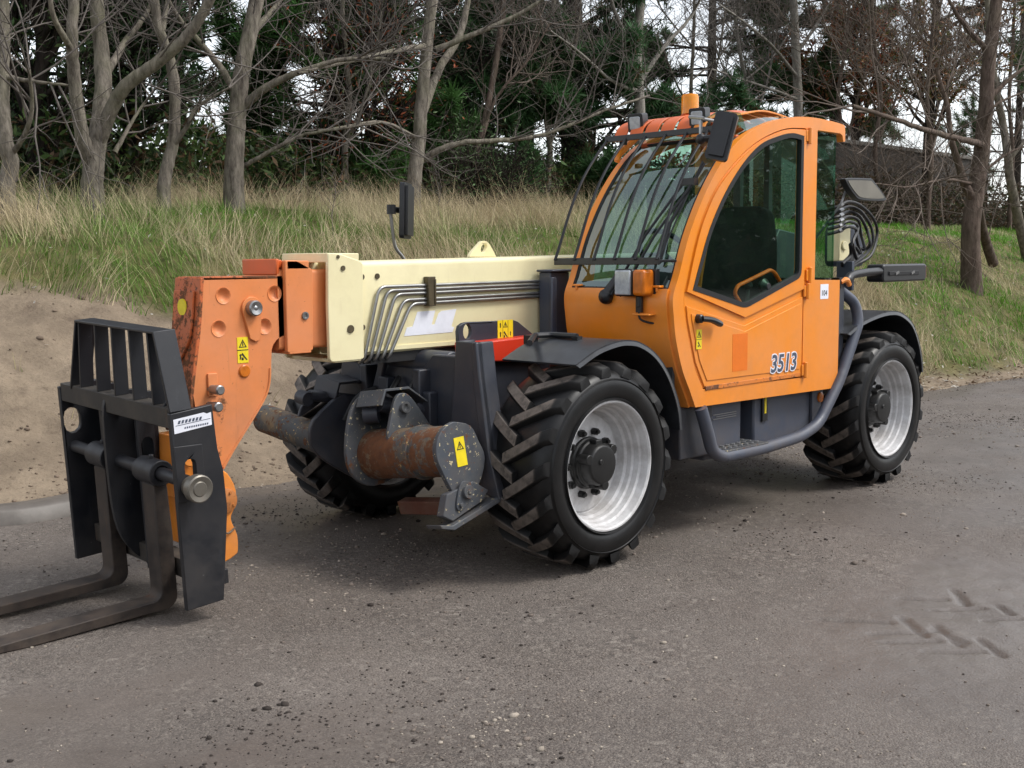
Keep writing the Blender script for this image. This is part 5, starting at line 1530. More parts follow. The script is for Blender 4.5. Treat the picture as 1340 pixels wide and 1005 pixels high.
def dirt_lumps():
    n = 3600
    x = RNG.uniform(-7, 4.2, n); d = np.abs(RNG.normal(.1, .45, n)) * np.where(RNG.uniform(0, 1, n) < .4, 4, 1)
    k = d < sand_limit(x) + .1; x, d = x[k], d[k]
    y = road_edge(x) - d
    P = np.stack([x, y, bank_z(x, y)], 1); v = in_view(P, 150); P = P[v]; m = len(P)
    S = np.clip(np.exp(RNG.normal(math.log(.008), .6, m)), .003, .035)
    c = L3(112, 98, 85)[None] * RNG.uniform(.7, 1.25, m)[:, None]
    stones('dirt_clods', P, S, c)
dirt_lumps()
def leaf_cards(name, P, S, cols, flat=0.0, kind='stuff', parent=None, asp=.6, m=None):
    """small pointed leaves, one rhombus each"""
    n = len(P)
    a = RNG.normal(0, 1, (n, 3)); a[:, 2] *= (1 - flat)
    a /= np.linalg.norm(a, axis=1)[:, None]
    b = RNG.normal(0, 1, (n, 3)); b[:, 2] *= (1 - flat)
    b -= a * (a * b).sum(1)[:, None]; b /= np.linalg.norm(b, axis=1)[:, None] + 1e-9
    s = S[:, None]
    V = np.stack([P - a * s, P + b * s * asp * .5, P + a * s, P - b * s * asp * .5], 1)
    F = (np.arange(n) * 4)[:, None] + np.arange(4)
    o = np_obj(name, V.reshape(-1, 3), F, None, m or M['leaf'], np.repeat(cols, 4, 0), parent)
    if kind: o['kind'] = kind
    return o
def litter():
    n = 5200
    x = RNG.uniform(-26, -3, n); d = np.abs(RNG.normal(.15, .5, n)) + np.where(RNG.uniform(0, 1, n) < .35, RNG.uniform(0, 5, n), 0)
    y = road_edge(x) - d + .1
    P = np.stack([x, y, np.maximum(bank_z(x, y), 0) + .012], 1); v = in_view(P, 120); P = P[v]; m = len(P)
    t = RNG.uniform(0, 1, m)[:, None]
    c = np.where(t < .45, L3(96, 74, 54), np.where(t < .8, L3(128, 112, 92), L3(205, 200, 190)))
    leaf_cards('fallen_leaves', P, RNG.uniform(.02, .045, m), c * RNG.uniform(.7, 1.2, m)[:, None], flat=.75)
litter()
def pale_litter():
    n = 500
    x = RNG.uniform(-26, 3, n); d = RNG.uniform(.3, 6, n); y = road_edge(x) - d
    P = np.stack([x, y, bank_z(x, y) + .05], 1); m = n
    leaf_cards('fallen_leaves', P, RNG.uniform(.015, .03, m), np.repeat(L3(214, 212, 205)[None], m, 0), flat=.4)
pale_litter()
# ---------------------------------------------------------------- trees
def bark_mat(name, c0, c1, moss):
    def b(nodes, links):
        k = N(nodes, links)
        v = k.mapping((1, 1, .25))
        n = k.noise(16, 8, .7, v); n2 = k.noise(2.5, 5, .6)
        c = k.mix(k.ramp(n, .35, .68), c0, c1)
        c = k.mix(k.math('MULTIPLY', k.ramp(n2, .45, .7), .5), c, moss)
        k.bsdf(c, .9, 0, k.bump(n, .8, .03), .15)
    return mat(name, b)
M['bark'] = bark_mat('grey_bark', lin(72, 66, 60), lin(142, 134, 122), lin(108, 108, 84))
M['bark_red'] = bark_mat('reddish_bark', lin(64, 53, 47), lin(112, 98, 88), lin(88, 82, 68))
M['bark_pale'] = bark_mat('pale_bark', lin(96, 92, 86), lin(160, 154, 146), lin(120, 120, 104))
M['bark_dark'] = bark_mat('dark_pine_bark', lin(34, 30, 28), lin(66, 58, 52), lin(48, 46, 38))
M['twig'] = plain('grey_twig', lin(96, 89, 83), .85, nscale=3, var=.2)
M['twig_red'] = plain('brown_twig', lin(98, 86, 76), .85, nscale=3, var=.2)

def tubes(P, R, sides):
    """many tapering tubes at once: P (n, k, 3) points, R (n, k) radii"""
    n, k, _ = P.shape
    T = np.gradient(P, axis=1); T /= np.linalg.norm(T, axis=2, keepdims=True) + 1e-9
    ref = np.where(np.abs(T[:, :1, 2:3]) < .9, np.array([0, 0, 1.0]), np.array([1.0, 0, 0]))
    A = np.cross(T, np.broadcast_to(ref, T.shape)); A /= np.linalg.norm(A, axis=2, keepdims=True) + 1e-9
    B = np.cross(T, A)
    an = 2 * PI * np.arange(sides) / sides
    V = P[:, :, None, :] + R[:, :, None, None] * (A[:, :, None, :] * np.cos(an)[:, None] + B[:, :, None, :] * np.sin(an)[:, None])
    idx = np.arange(n * k * sides).reshape(n, k, sides)
    a = idx[:, :-1, :]; b = np.roll(a, -1, axis=2); c = idx[:, 1:, :]; d = np.roll(c, -1, axis=2)
    return V.reshape(-1, 3), np.stack([a, b, d, c], -1).reshape(-1, 4)
def sprout(src, srcR, n, l0, l1, r0, k, up=.25, wander=.35, spread=1.0, tmin=.15):
    """n curved shoots off random points of the source paths (m, k, 3)"""
    m, K, _ = src.shape
    seglen = np.linalg.norm(src[:, -1] - src[:, 0], axis=1)
    i = RNG.choice(m, n, p=seglen / seglen.sum())
    t = RNG.uniform(tmin, 1, n) ** .85 * (K - 1.001)
    j = t.astype(int); f = (t - j)[:, None]
    p = src[i, j] * (1 - f) + src[i, j + 1] * f
    d = src[i, j + 1] - src[i, j]; d /= np.linalg.norm(d, axis=1)[:, None] + 1e-9
    rr = srcR[i, j]
    q = RNG.normal(0, 1, (n, 3)); q -= d * (q * d).sum(1)[:, None]; q /= np.linalg.norm(q, axis=1)[:, None]
    ang = RNG.uniform(.5, 1.15, n)[:, None] * spread
    v = d * np.cos(ang) + q * np.sin(ang) + np.array([0, 0, up]) * RNG.uniform(-.3, 1, n)[:, None]
    v /= np.linalg.norm(v, axis=1)[:, None]
    L = RNG.uniform(l0, l1, n)
    out = np.zeros((n, k, 3)); out[:, 0] = p
    for s in range(1, k):
        v = v + RNG.normal(0, wander, (n, 3)) / math.sqrt(k) + np.array([0, 0, .05])
        v /= np.linalg.norm(v, axis=1)[:, None]
        out[:, s] = out[:, s - 1] + v * (L / (k - 1))[:, None]
    r = np.minimum(r0, rr * .75)[:, None] * np.linspace(1, .35, k)[None] * np.ones((n, 1))
    return out, r
def resample(path, k):
    P = np.array(path, dtype=float); s = np.concatenate([[0], np.cumsum(np.linalg.norm(np.diff(P, axis=0), axis=1))])
    t = np.linspace(0, s[-1], k)
    return np.stack([np.interp(t, s, P[:, i]) for i in range(3)], 1)
def bare_tree(label, stems, limbs, bark, dens=1.0, twig='twig', lv=(46, 210, 640), base=None, group='bare trees along the bank', name='bare_tree', tl=1.0):
    """stems, limbs: lists of ([(px, py, y) ...], r0, r1): measured on the photo, each point at its own depth y"""
    p0 = stems[0][0][0]; b = onY(p0[0], p0[1], p0[2])
    z0 = float(bank_z(b.x, b.y, False))
    root = empty(name, (b.x, b.y, z0 - .1)); tag(root, label, 'tree', group)
    off = np.array(root.location)
    srcs, srcR = [], []
    def part(nm, path, r0, r1, sides, foot=False):
        P = [tuple(onY(*q)) for q in path]
        if foot: P = [(P[0][0], P[0][1], min(P[0][2], float(bank_z(P[0][0], P[0][1], False))) - .25)] + P
        S = np.array(spline(P, 6))
        S[1:-1] += RNG.normal(0, .0035, S[1:-1].shape)
        rs = np.linspace(r0, r1, len(S))
        if foot:
            h = S[:, 2] - S[0, 2]; rs = rs * (1 + .55 * np.exp(-h / .22))
        V, F = tubes(S[None], rs[None], sides)
        o = np_obj(nm, V - off, F, None, bark, None, root, True)
        srcs.append(resample(S, 16)); srcR.append(np.interp(np.linspace(0, 1, 16), np.linspace(0, 1, len(rs)), rs))
    for i, (path, r0, r1) in enumerate(stems): part('trunk' if i == 0 else 'stem', path, r0, r1, 14, i == 0)
    for path, r0, r1 in limbs: part('limb', path, r0, r1, 9)
    S = np.array(srcs); R = np.array(srcR)
    n1, n2, n3 = [int(v * dens) for v in lv]
    w = S[:, :, 2] > 2.9
    # start the shoots well above the foot of the trunks
    up_ = np.array([resample(s[int(len(s) * (.35 if i == 0 else .1)):], 16) for i, s in enumerate(S)])
    A, Ar = sprout(up_, R, n1, .7 * tl, 2.0 * tl, .012, 7, .3, .35)
    Bq, Br = sprout(A, Ar, n2, .3 * tl, 1.0 * tl, .0055, 6, .15, .45)
    Cq, Cr = sprout(np.concatenate([Bq, A[:, :6]]), np.concatenate([Br, Ar[:, :6]]), n3, .12 * tl, .5 * tl, .0032, 5, .1, .5)
    Vs, Fs, o_ = [], [], 0
    for Pq, Rq, sd in ((A, Ar, 5), (Bq, Br, 4), (Cq, Cr, 3)):
        V, F = tubes(Pq, Rq, sd); Vs.append(V); Fs.append(F + o_); o_ += len(V)
    o = np_obj('twigs', np.concatenate(Vs) - off, np.concatenate(Fs), None, M[twig], None, root, True); o['kind'] = 'stuff'
    return root, np.concatenate([A.reshape(-1, 3), Bq.reshape(-1, 3)])

bare_tree('slim grey bare tree at the left edge of the picture, its foot in tall grass',
    [([(8, 250, -7.6), (14, 215, -7.6), (6, 180, -7.6), (3, 120, -7.7), (5, 40, -7.7), (2, -60, -7.8), (-5, -200, -7.9)], .10, .05)],
    [([(12, 205, -7.6), (30, 180, -7.4), (42, 140, -7.2), (38, 90, -7.0)], .035, .015), ([(4, 100, -7.7), (40, 106, -7.4), (90, 112, -7.0)], .03, .012)], M['bark'], .8)
bare_tree('grey bare tree forking into several leaning stems behind the pallet forks',
    [([(121, 252, -8.0), (122, 220, -8.0), (128, 180, -8.0), (135, 120, -8.1), (132, 60, -8.2), (126, 0, -8.2), (120, -120, -8.4), (122, -260, -8.5)], .135, .06),
     ([(118, 215, -8.0), (106, 170, -7.9), (98, 110, -7.9), (94, 60, -7.8), (97, 0, -7.8), (104, -100, -7.8), (100, -220, -7.8)], .085, .045),
     ([(127, 195, -8.0), (145, 145, -7.8), (165, 112, -7.6), (195, 90, -7.4), (225, 66, -7.2), (252, 38, -7.0), (275, 0, -6.8), (300, -60, -6.6), (330, -140, -6.4)], .085, .042)],
    [([(138, 100, -8.1), (160, 60, -8.4), (190, 20, -8.6), (215, -30, -8.8)], .05, .02), ([(96, 70, -7.8), (70, 20, -7.6), (60, -40, -7.5)], .04, .018), ([(150, 200, -8.0), (172, 160, -8.1), (200, 120, -8.2)], .03, .012)], M['bark'], 1.2)
bare_tree('thin curved bare tree left of the stout trunk on the grass bank',
    [([(214, 258, -8.2), (217, 225, -8.2), (226, 190, -8.2), (229, 150, -8.2), (226, 95, -8.2), (216, 60, -8.2), (205, 25, -8.2), (200, -40, -8.2), (196, -180, -8.3)], .085, .05)],
    [([(224, 195, -8.2), (245, 165, -8.0), (258, 140, -7.9), (300, 115, -7.6)], .035, .014), ([(212, 40, -8.2), (220, 0, -8.4), (238, -60, -8.6)], .04, .02)], M['bark'], .8)
bare_tree('stout grey bare tree with low branches reaching right, behind the boom head',
    [([(306, 262, -8.0), (306, 225, -8.0), (309, 175, -8.0), (313, 120, -8.0), (321, 70, -8.0), (334, 10, -8.0), (345, -60, -8.0), (352, -220, -8.1)], .135, .08)],
    [([(316, 142, -8.0), (335, 125, -7.8), (360, 108, -7.6), (400, 92, -7.3), (450, 78, -7.0), (510, 78, -6.7)], .065, .02), ([(317, 218, -8.0), (340, 206, -7.8), (368, 190, -7.6), (400, 176, -7.4), (450, 168, -7.1), (500, 160, -6.9)], .032, .012), ([(308, 120, -8.0), (290, 90, -8.1), (262, 55, -8.2), (235, 25, -8.3), (215, -10, -8.4)], .05, .022), ([(326, 50, -8.0), (350, 20, -8.2), (385, -20, -8.4)], .05, .02)], M['bark'], 1.3)
bare_tree('grey bare tree with a long sweeping bough, standing behind the upright mirror',
    [([(540, 262, -8.4), (543, 225, -8.4), (548, 190, -8.4), (551, 140, -8.4), (556, 90, -8.4), (562, 30, -8.4), (570, -40, -8.4), (580, -200, -8.5)], .12, .07),
     ([(552, 150, -8.4), (575, 90, -8.5), (600, 50, -8.6), (612, 0, -8.7), (620, -100, -8.8)], .07, .04)],
    [([(551, 210, -8.4), (575, 196, -8.2), (605, 187, -8.0), (650, 184, -7.8), (700, 179, -7.6), (740, 166, -7.4), (790, 145, -7.2), (850, 125, -7.0)], .05, .018), ([(556, 60, -8.4), (520, 66, -8.0), (470, 78, -7.6), (430, 86, -7.3), (390, 96, -7.0)], .045, .016), ([(570, 65, -8.4), (620, 45, -8.0), (680, 18, -7.6), (730, -15, -7.2)], .05, .02), ([(545, 180, -8.4), (500, 160, -8.3), (440, 168, -8.2), (400, 176, -8.1)], .03, .012)], M['bark'], 1.5)
bare_tree('slender reddish bare tree leaning right, in front of the dark pine',
    [([(604, 252, -9.0), (618, 215, -9.0), (632, 170, -9.0), (640, 130, -9.0), (650, 75, -9.0), (656, 30, -9.0), (662, -40, -9.0), (672, -200, -9.1)], .065, .04)],
    [([(632, 165, -9.0), (655, 120, -8.8), (690, 80, -8.6), (720, 30, -8.4)], .03, .012), ([(620, 205, -9.0), (640, 150, -9.2), (620, 100, -9.4)], .02, .01)], M['bark_red'], .9, 'twig_red')
bare_tree('pale bare tree rising behind the cab beside the lit work lamp',
    [([(838, 262, -9.5), (838, 200, -9.5), (837, 140, -9.5), (834, 80, -9.5), (836, 30, -9.5), (842, -40, -9.5), (850, -220, -9.6)], .13, .08)],
    [([(834, 75, -9.5), (815, 40, -9.4), (800, 0, -9.3), (790, -60, -9.2)], .05, .025), ([(836, 110, -9.5), (870, 60, -9.3), (905, 20, -9.1), (930, -30, -9.0)], .05, .02), ([(836, 120, -9.5), (800, 105, -9.2), (760, 70, -9.0), (720, 40, -8.8)], .04, .016)], M['bark_pale'], 1.5)
bare_tree('pale straight bare tree showing above the cab roof',
    [([(1046, 262, -10.5), (1045, 200, -10.5), (1044, 120, -10.5), (1041, 60, -10.5), (1038, 0, -10.5), (1032, -80, -10.5), (1030, -240, -10.5)], .13, .08)],
    [([(1042, 70, -10.5), (1070, 30, -10.2), (1100, -20, -10.0)], .05, .02), ([(1043, 100, -10.5), (1010, 60, -10.2), (975, 30, -10.0), (940, 5, -9.8)], .045, .018), ([(1044, 130, -10.5), (990, 110, -10.3), (930, 90, -10.1)], .04, .016)], M['bark_pale'], 1.5)
bare_tree('brown bare tree with two feet on the grassy slope at the right',
    [([(1271, 368, -3.2), (1270, 330, -3.2), (1271, 290, -3.2), (1277, 250, -3.2), (1284, 200, -3.2), (1290, 140, -3.2), (1293, 90, -3.2), (1299, 40, -3.2), (1306, -20, -3.2), (1310, -160, -3.2)], .17, .085),
     ([(1274, 262, -3.2), (1262, 240, -3.25), (1253, 210, -3.3), (1244, 180, -3.35), (1240, 140, -3.4), (1225, 90, -3.5)], .075, .03),
     ([(1300, 345, -3.6), (1292, 322, -3.55), (1285, 296, -3.45), (1279, 262, -3.3)], .09, .07)],
    [([(1287, 190, -3.2), (1270, 185, -3.0), (1240, 178, -2.8), (1205, 168, -2.5), (1160, 152, -2.2), (1115, 138, -1.9)], .06, .02), ([(1292, 130, -3.2), (1320, 105, -3.0), (1350, 80, -2.8)], .05, .02), ([(1296, 70, -3.2), (1260, 30, -3.4), (1230, -20, -3.6)], .05, .02),
     ([(1270, 240, -3.2), (1235, 235, -3.0), (1190, 245, -2.8), (1150, 240, -2.6)], .025, .009), ([(1280, 230, -3.2), (1320, 200, -3.0), (1350, 190, -2.9)], .03, .01), ([(1285, 180, -3.2), (1300, 140, -3.0), (1340, 120, -2.8)], .035, .012)], M['bark_red'], 1.7, 'twig_red', tl=1.15)
bare_tree('thin leaning grey tree at the right edge of the picture',
    [([(1346, 345, -4.2), (1338, 310, -4.2), (1330, 275, -4.2), (1322, 235, -4.2), (1318, 200, -4.2), (1312, 160, -4.3), (1304, 120, -4.3), (1296, 60, -4.4), (1290, -40, -4.4)], .11, .05)],
    [([(1320, 210, -4.2), (1345, 180, -4.0), (1370, 140, -3.9)], .04, .015)], M['bark'], .7)

for px, y, h0, lb, bk, dn in ((905, -12.0, 2.0, 'thin grey bare tree showing between the beacon and the pale straight tree', 'bark', 2.2), (975, -11.5, -8.0, 'slender twiggy bare tree above the middle of the cab roof', 'bark_pale', 2.2), (1100, -10.0, 6.0, 'twiggy brown bare tree just right of the cab, against the dark wall', 'bark_red', 2.6), (1150, -8.5, -5.0, 'many-branched brown bare tree above the tilted round-cornered mirror', 'bark_red', 2.6), (1215, -7.5, 4.0, 'brown bare tree left of the two-footed tree, leaning over the wall', 'bark_red', 2.4), (1322, -8.0, 3.0, 'twiggy bare tree between the two-footed tree and the leaning grey tree', 'bark_red', 2.2), (715, -10.0, 5.0, 'thin grey bare tree with arching twigs left of the cab guard', 'bark', 2.0), (455, -10.0, -4.0, 'thin grey bare tree in front of the dense low pine', 'bark', 1.6)):
    bare_tree(lb, [([(px, 262, y), (px + h0, 200, y), (px - h0 * .5, 130, y), (px + h0, 60, y), (px + h0 * 2, -30, y), (px, -160, y)], .065, .03), ([(px + h0, 190, y), (px + 22, 130, y + .3), (px + 38, 60, y + .5), (px + 50, -40, y + .7)], .035, .014)],
        [([(px, 150, y), (px - 26, 95, y + .4), (px - 46, 40, y + .6)], .03, .01), ([(px, 105, y), (px + 40, 70, y - .3), (px + 70, 20, y - .5)], .026, .01), ([(px, 60, y), (px - 40, 10, y - .4), (px - 60, -40, y - .5)], .024, .01)], M[bk], dn, 'twig_red' if bk == 'bark_red' else 'twig', group='thin bare trees in the second row')
# pines and broadleaved evergreens behind
def needle_tufts(C, n_per, L0, L1, cols):
    n = len(C) * n_per
    P = np.repeat(C, n_per, 0)
    d = RNG.normal(0, 1, (n, 3)); d[:, 2] += .35; d /= np.linalg.norm(d, axis=1)[:, None]
    q = np.cross(d, RNG.normal(0, 1, (n, 3))); q /= np.linalg.norm(q, axis=1)[:, None] + 1e-9
    L = RNG.uniform(L0, L1, n)[:, None]; w = .016
    V = np.stack([P - q * w, P + q * w, P + d * L], 1)
    F = np.arange(n * 3).reshape(-1, 3)
    return V.reshape(-1, 3), F, np.repeat(cols, 3 * n_per, 0)
def pine(label, x, y, h, r, z_low, limbs=34, tufts_=1500, trunk_r=.16, col=(40, 52, 34), lean=(0, 0), group='dark pines behind the bare trees'):
    z0 = float(bank_z(x, y, False))
    root = empty('pine_tree', (x, y, z0 - .1)); tag(root, label, 'pine tree', group)
    off = np.array([x, y, z0 - .1])
    S = np.array(spline([(0, 0, -.1), (lean[0] * .3, lean[1] * .3, h * .35), (lean[0] * .8, lean[1] * .8, h * .7), (lean[0], lean[1], h)], 6))
    V, F = tubes(S[None], np.linspace(trunk_r * 1.25, .03, len(S))[None], 12)
    np_obj('trunk', V, F, None, M['bark_dark'], None, root, True)
    K = 7; paths = np.zeros((limbs, K, 3)); rad = np.zeros((limbs, K))
    for i in range(limbs):
        t = (i + random.random()) / limbs
        z = z_low + (h - z_low) * t
        a = random.uniform(0, 2 * PI)
        L_ = r * (1.05 - .75 * t ** 1.4) * random.uniform(.55, 1.15)
        c = np.array([np.interp(z, S[:, 2], S[:, 0]), np.interp(z, S[:, 2], S[:, 1]), z])
        for k in range(K):
            u = k / (K - 1)
            paths[i, k] = c + np.array([math.cos(a + .3 * u * math.sin(i)) * L_ * u, math.sin(a + .3 * u * math.sin(i)) * L_ * u, L_ * (.18 * u - .28 * u * u + .22 * u ** 3)])
            rad[i, k] = trunk_r * .28 * (1 - .8 * u)
    V, F = tubes(paths, rad, 6)
    o = np_obj('limbs', V, F, None, M['bark_dark'], None, root, True); o['kind'] = 'stuff'
    A, Ar = sprout(paths, rad, limbs * 6, .3, .9, .02, 5, .25, .3, tmin=.35)
    tufts_ = int(tufts_ * 1.45)
    t = RNG.uniform(.25, 1, tufts_) * 3.99; i = RNG.integers(0, len(A), tufts_); j = t.astype(int); f = (t - j)[:, None]
    C = A[i, j] * (1 - f) + A[i, j + 1] * f + RNG.normal(0, .06, (tufts_, 3))
    cl = L3(*[min(255, q * v) for q, v in zip(col, (1.55, 1.7, 1.55))])[None] * RNG.uniform(.5, 1.7, tufts_)[:, None] * np.array([1, 1, 1])[None]
    br = RNG.uniform(0, 1, tufts_) < .05; cl[br] = L3(92, 74, 50) * .8
    V, F, cc = needle_tufts(C, 20, .16, .36, cl)
    V2, F2 = tubes(A, Ar, 4)
    o = np_obj('shoots', V2, F2, None, M['bark_dark'], None, root, True); o['kind'] = 'stuff'
    o = np_obj('crown', V, None, F, M['leaf'], cc, root); o['kind'] = 'stuff'
def pine_at(label, px, y, **kw):
    p = onY(px, 240, y); pine(label, p.x, y, **kw)
pine_at('dark pine at the far left, behind the slim bare tree', -20, -12.5, h=11, r=3.0, z_low=2.0, tufts_=1600)
pine_at('dark bushy pine behind the forked bare tree', 135, -12.0, h=8.0, r=2.2, z_low=1.0, tufts_=1500, col=(36, 50, 34))
pine_at('dark pine behind the stout grey trunk', 345, -12.5, h=11.5, r=2.9, z_low=2.8, tufts_=1500)
pine_at('dense low pine between the stout trunk and the upright mirror', 440, -11.5, h=5.2, r=2.1, z_low=.2, tufts_=2600, col=(44, 60, 34))
pine_at('thick-trunked dark pine with wide level boughs, left of the cab', 752, -12.0, h=12, r=3.8, z_low=1.6, limbs=42, tufts_=3400, trunk_r=.26, col=(38, 52, 36), lean=(.2, 0))
pine_at('low spreading pine directly left of the cab guard', 690, -11.0, h=4.6, r=2.3, z_low=.2, tufts_=2600, col=(34, 48, 30))
pine_at('grey-green pine whose top shows above the cab', 930, -15.0, h=11, r=3.4, z_low=2.4, tufts_=2400)
pine_at('dark pine just right of the cab roof', 1090, -13.0, h=10, r=3.2, z_low=2.6, tufts_=1300, col=(44, 54, 34))
pine_at('distant dark pine behind the two-footed brown tree', 1330, -14.0, h=12, r=4.0, z_low=1.6, tufts_=1500)
pine_at('tall open pine behind the long sweeping bough', 590, -15.0, h=13, r=3.2, z_low=3.4, tufts_=2200)
pine_at('ragged pine behind the thin curved tree', 235, -14.5, h=11, r=2.4, z_low=2.6, tufts_=1500)

def broadleaf(label, px, y, h, r, n, cols, name='leafy_tree', low=.2, size=(.03, .07), trunk_r=.14):
    p = onY(px, 240, y); x = p.x
    z0 = float(bank_z(x, y, False))
    root = empty(name, (x, y, z0 - .1)); tag(root, label, 'tree' if h > 3 else 'shrub')
    S = np.array(spline([(0, 0, -.1), (.1, 0, h * .3), (.0, .1, h * .6), (.15, .0, h * .95)], 5))
    V, F = tubes(S[None], np.linspace(trunk_r * 1.2, .03, len(S))[None], 10)
    np_obj('trunk', V, F, None, M['bark_dark'], None, root, True)
    A, Ar = sprout(resample(S, 12)[None], np.full((1, 12), trunk_r), 26, r * .5, r * 1.15, .05, 7, .35, .3, tmin=low)
    B2, Br = sprout(A, Ar, 240, .4, 1.3, .018, 6, .2, .4, tmin=.2)
    Vs, Fs, o_ = [], [], 0
    for Pq, Rq, sd in ((A, Ar, 6), (B2, Br, 4)):
        V, F = tubes(Pq, Rq, sd); Vs.append(V); Fs.append(F + o_); o_ += len(V)
    o = np_obj('branches', np.concatenate(Vs), np.concatenate(Fs), None, M['bark_dark'], None, root, True); o['kind'] = 'stuff'
    t = RNG.uniform(.15, 1, n) * 4.99; i = RNG.integers(0, len(B2), n); j = t.astype(int); f = (t - j)[:, None]
    C = B2[i, j] * (1 - f) + B2[i, j + 1] * f + RNG.normal(0, .09, (n, 3))
    ci = RNG.integers(0, len(cols), n)
    c = np.array([L3(*q) for q in cols])[ci] * RNG.uniform(.6, 1.4, n)[:, None]
    leaf_cards('crown', C, RNG.uniform(size[0], size[1], n), c, parent=root)
broadleaf('oak with thin russet leaves above the cab rear', 1120, -11.0, 9.5, 3.6, 15000, [(128, 86, 60), (142, 104, 70), (104, 104, 60), (150, 80, 56)], size=(.05, .10))
broadleaf('oak still holding brown leaves at the upper right', 1215, -9.0, 8.5, 3.4, 13000, [(120, 86, 62), (134, 98, 66), (98, 100, 58)], size=(.05, .095))
broadleaf('glossy dark evergreen behind the forked bare tree', 60, -10.5, 3.7, 1.8, 6500, [(56, 76, 44), (44, 62, 38), (74, 90, 54)], name='evergreen_shrub', size=(.04, .08), low=.05)
broadleaf('dark evergreen bush between the thin curved tree and the stout trunk', 180, -10.5, 3.2, 1.6, 7000, [(54, 74, 44), (44, 60, 40)], name='evergreen_shrub', size=(.04, .08), low=.05)
broadleaf('bush with dying red-brown leaves left of the upright mirror', 478, -10.2, 2.6, 1.1, 2600, [(140, 76, 50), (112, 70, 48), (76, 84, 48)], name='brown_shrub', size=(.03, .06), low=.05, trunk_r=.06)
broadleaf('dark evergreen bush behind the slender reddish tree', 610, -11.2, 3.2, 1.7, 7000, [(50, 68, 42), (42, 56, 38)], name='evergreen_shrub', size=(.04, .08), low=.05)
broadleaf('dark bush beside the long cab guard, below the pine', 770, -11.0, 2.6, 1.7, 7000, [(50, 68, 42), (42, 56, 38), (62, 80, 46)], name='evergreen_shrub', size=(.04, .08), low=.05)
broadleaf('pale green bramble under the reddish tree', 612, -9.0, .75, .6, 1100, [(88, 108, 72), (70, 92, 58)], name='bramble', size=(.03, .05), low=.02, trunk_r=.02)
broadleaf('pale green bramble right of the reddish tree', 655, -8.6, .6, .5, 900, [(88, 108, 72), (70, 92, 58)], name='bramble', size=(.03, .05), low=.02, trunk_r=.02)

# ---------------------------------------------------------------- dark undergrowth and the wood beyond
def undergrowth(name, n, y0, y1, x0, x1, zmax, cols, s0, s1, seed):
    x = RNG.uniform(x0, x1, n); y = RNG.uniform(y0, y1, n); h = RNG.uniform(0, 1, n) ** 1.25 * zmax
    top = zmax * (.35 + .9 * fbm(x * .55, y * .3, 3, seed))
    k = h < top
    x, y, h = x[k], y[k], h[k]
    P = np.stack([x, y, bank_z(x, y, False) + h], 1); v = in_view(P, 160); P = P[v]; m = len(P)
    ci = RNG.integers(0, len(cols), m)
    c = np.array([L3(*q) for q in cols])[ci] * RNG.uniform(.5, 1.4, m)[:, None]
    leaf_cards(name, P, RNG.uniform(s0, s1, m), c)
undergrowth('undergrowth', 90000, -13.5, -9.6, -26, 1, 1.5, [(66, 88, 46), (54, 70, 44), (92, 74, 54), (78, 98, 52)], .05, .11, 131)
undergrowth('far_wood', 80000, -32, -17, -75, 6, 2.0, [(50, 62, 44), (58, 66, 48), (66, 60, 50)], .14, .32, 137)
undergrowth('undergrowth', 26000, -9.42, -8.3, -44, -15, 1.5, [(70, 60, 48), (60, 66, 42), (84, 68, 52)], .04, .09, 149)
# the wood on the near side of the yard, behind the photographer: seen only as the green reflected in the cab glass
def near_wood():
    n = 42000
    x = RNG.uniform(-70, 60, n); y = RNG.uniform(30, 44, n); h = RNG.uniform(0, 1, n) ** 1.1 * 11
    k = h < 11 * (.45 + .7 * fbm(x * .16, y * .1, 3, 163))
    P = np.stack([x, y, h], 1)[k]; m = len(P)
    c = np.array([L3(62, 84, 50), L3(80, 100, 58), L3(88, 80, 58)])[RNG.integers(0, 3, m)] * RNG.uniform(.5, 1.4, m)[:, None]
    leaf_cards('far_wood', P, RNG.uniform(.35, .8, m), c)
near_wood()
# dead stalks standing in the rough grass
for px, py, y, h, lb in ((132, 232, -6.9, 1.25, 'tall dead weed with thin side twigs in front of the forked tree'), (437, 300, -6.0, .75, 'pale dead stalk with yellow seed heads left of the upright mirror'), (575, 250, -7.0, .7, 'bleached dead stalk right of the upright mirror'), (905, 250, -7.0, .8, 'dead stalk hidden behind the cab glass')):
    p = onY(px, py, y); z0 = float(bank_z(p.x, p.y))
    r_ = empty('dead_weed', (p.x, p.y, z0)); tag(r_, lb, 'weed')
    st = resample(spline([(0, 0, -.05), (.03, .01, h * .4), (-.02, .02, h * .75), (.02, 0, h)], 4), 10)
    A, Ar = sprout(st[None], np.full((1, 10), .006), 16, .12, .4, .003, 5, .4, .3, tmin=.3)
    V, F = tubes(st[None], np.linspace(.006, .002, 10)[None], 5); np_obj('stalk', V, F, None, M['twig'], None, r_, True)
    V, F = tubes(A, Ar, 3); o = np_obj('twigs', V, F, None, M['twig'], None, r_, True); o['kind'] = 'stuff'

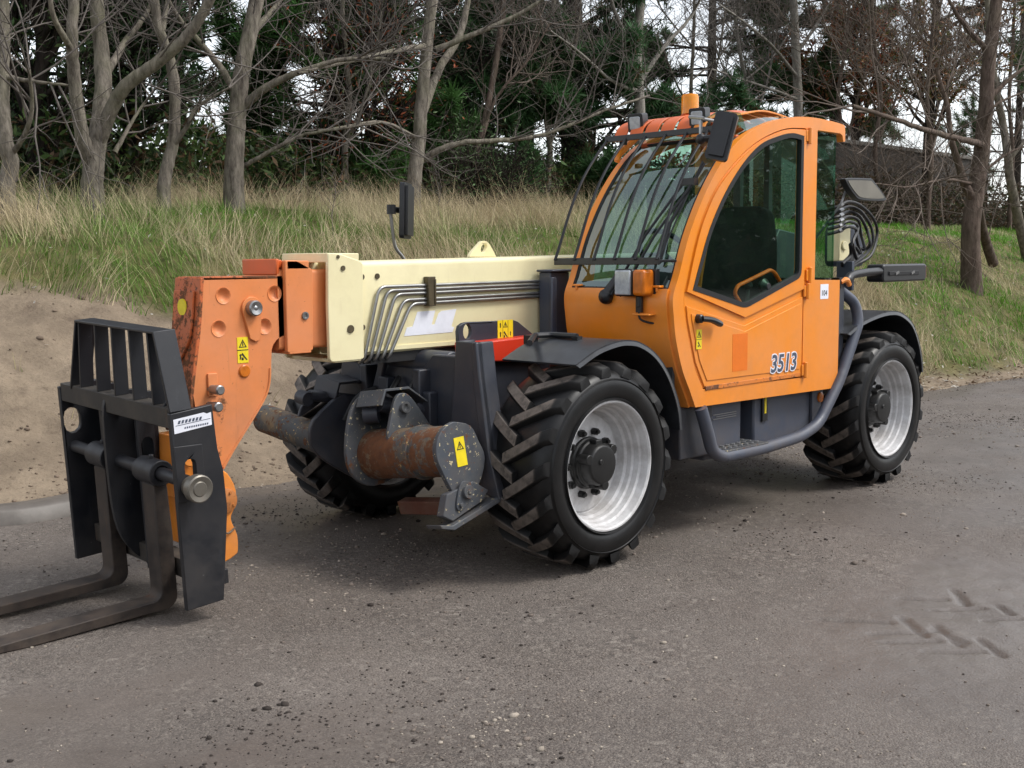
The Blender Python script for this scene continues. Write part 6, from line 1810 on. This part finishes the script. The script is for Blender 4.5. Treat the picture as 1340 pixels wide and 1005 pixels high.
# ---------------------------------------------------------------- dark overgrown wall and paling fence at the right, behind the trees
M['wall'] = paint('dark_weathered_wall', lin(42, 36, 31), rust=1, rough=.9, dirt=.7, dirtcol=lin(30, 33, 24), fade=.3, chips=.66, chipcol=lin(38, 34, 30))
wa, wb = onY(1100, 270, -9.5), onY(1292, 270, -9.5)
zt = onY(1200, 200, -9.5).z
W2 = empty('boundary_wall', (wa.x, -9.5, 2.3)); tag(W2, 'long dark overgrown wall with a pale coping behind the right-hand trees', 'wall')
def wl(name, x0, x1, y0, y1, z0, z1, m):
    mb = MB(); mb.box(x0 - W2.location.x, x1 - W2.location.x, y0 + 9.5, y1 + 9.5, z0 - 2.3, z1 - 2.3); return obj(name, mb, m, W2, bevel=.01)
wl('wall_face', wb.x, wa.x + 4, -9.8, -9.5, 1.9, zt, M['wall'])
wl('coping', wb.x - .05, wa.x + 4, -9.86, -9.44, zt, zt + .10, plain('grey_coping', lin(104, 100, 94), .8))
FE = empty('paling_fence', (wb.x - 2, -9.0, 2.4)); tag(FE, 'grey paling fence at the far right beyond the leaning tree', 'fence')
mb = MB(); mb.prism([(-.06, -.5), (.06, -.5), (.06, 1.05), (0, 1.15), (-.06, 1.05)], 'y', -.015, .015)
pm = new_mesh('paling', mb.v, mb.f, plain('grey_paling', lin(112, 114, 118), .8), None, 0)
for i in range(70):
    o = bpy.data.objects.new('paling', pm); COL.objects.link(o); o.parent = FE; o.location = (-i * .17, 0, random.uniform(-.03, .03)); o.rotation_euler = (0, random.uniform(-.02, .02), 0)
mb = MB(); mb.box(-12, .1, -.05, -.016, .2, .28); mb.box(-12, .1, -.05, -.016, .8, .88); obj('rail', mb, M['wall'], FE)
for px, y, lb in ((1130, -8.6, 'leafless brown shrub against the dark wall, next to the cab'), (1185, -8.4, 'leafless brown shrub against the dark wall, above the plastic bag'), (1238, -8.8, 'leafless brown shrub against the dark wall, left of the two-footed tree')):
    bare_tree(lb, [([(px, 285, y), (px - 4, 262, y), (px + 3, 240, y), (px, 215, y)], .035, .015), ([(px + 2, 275, y), (px + 14, 252, y), (px + 20, 230, y)], .025, .01), ([(px - 2, 275, y), (px - 16, 255, y), (px - 24, 236, y)], .025, .01)], [], M['bark_red'], .8, 'twig_red', name='bare_shrub', group='leafless shrubs along the dark wall')
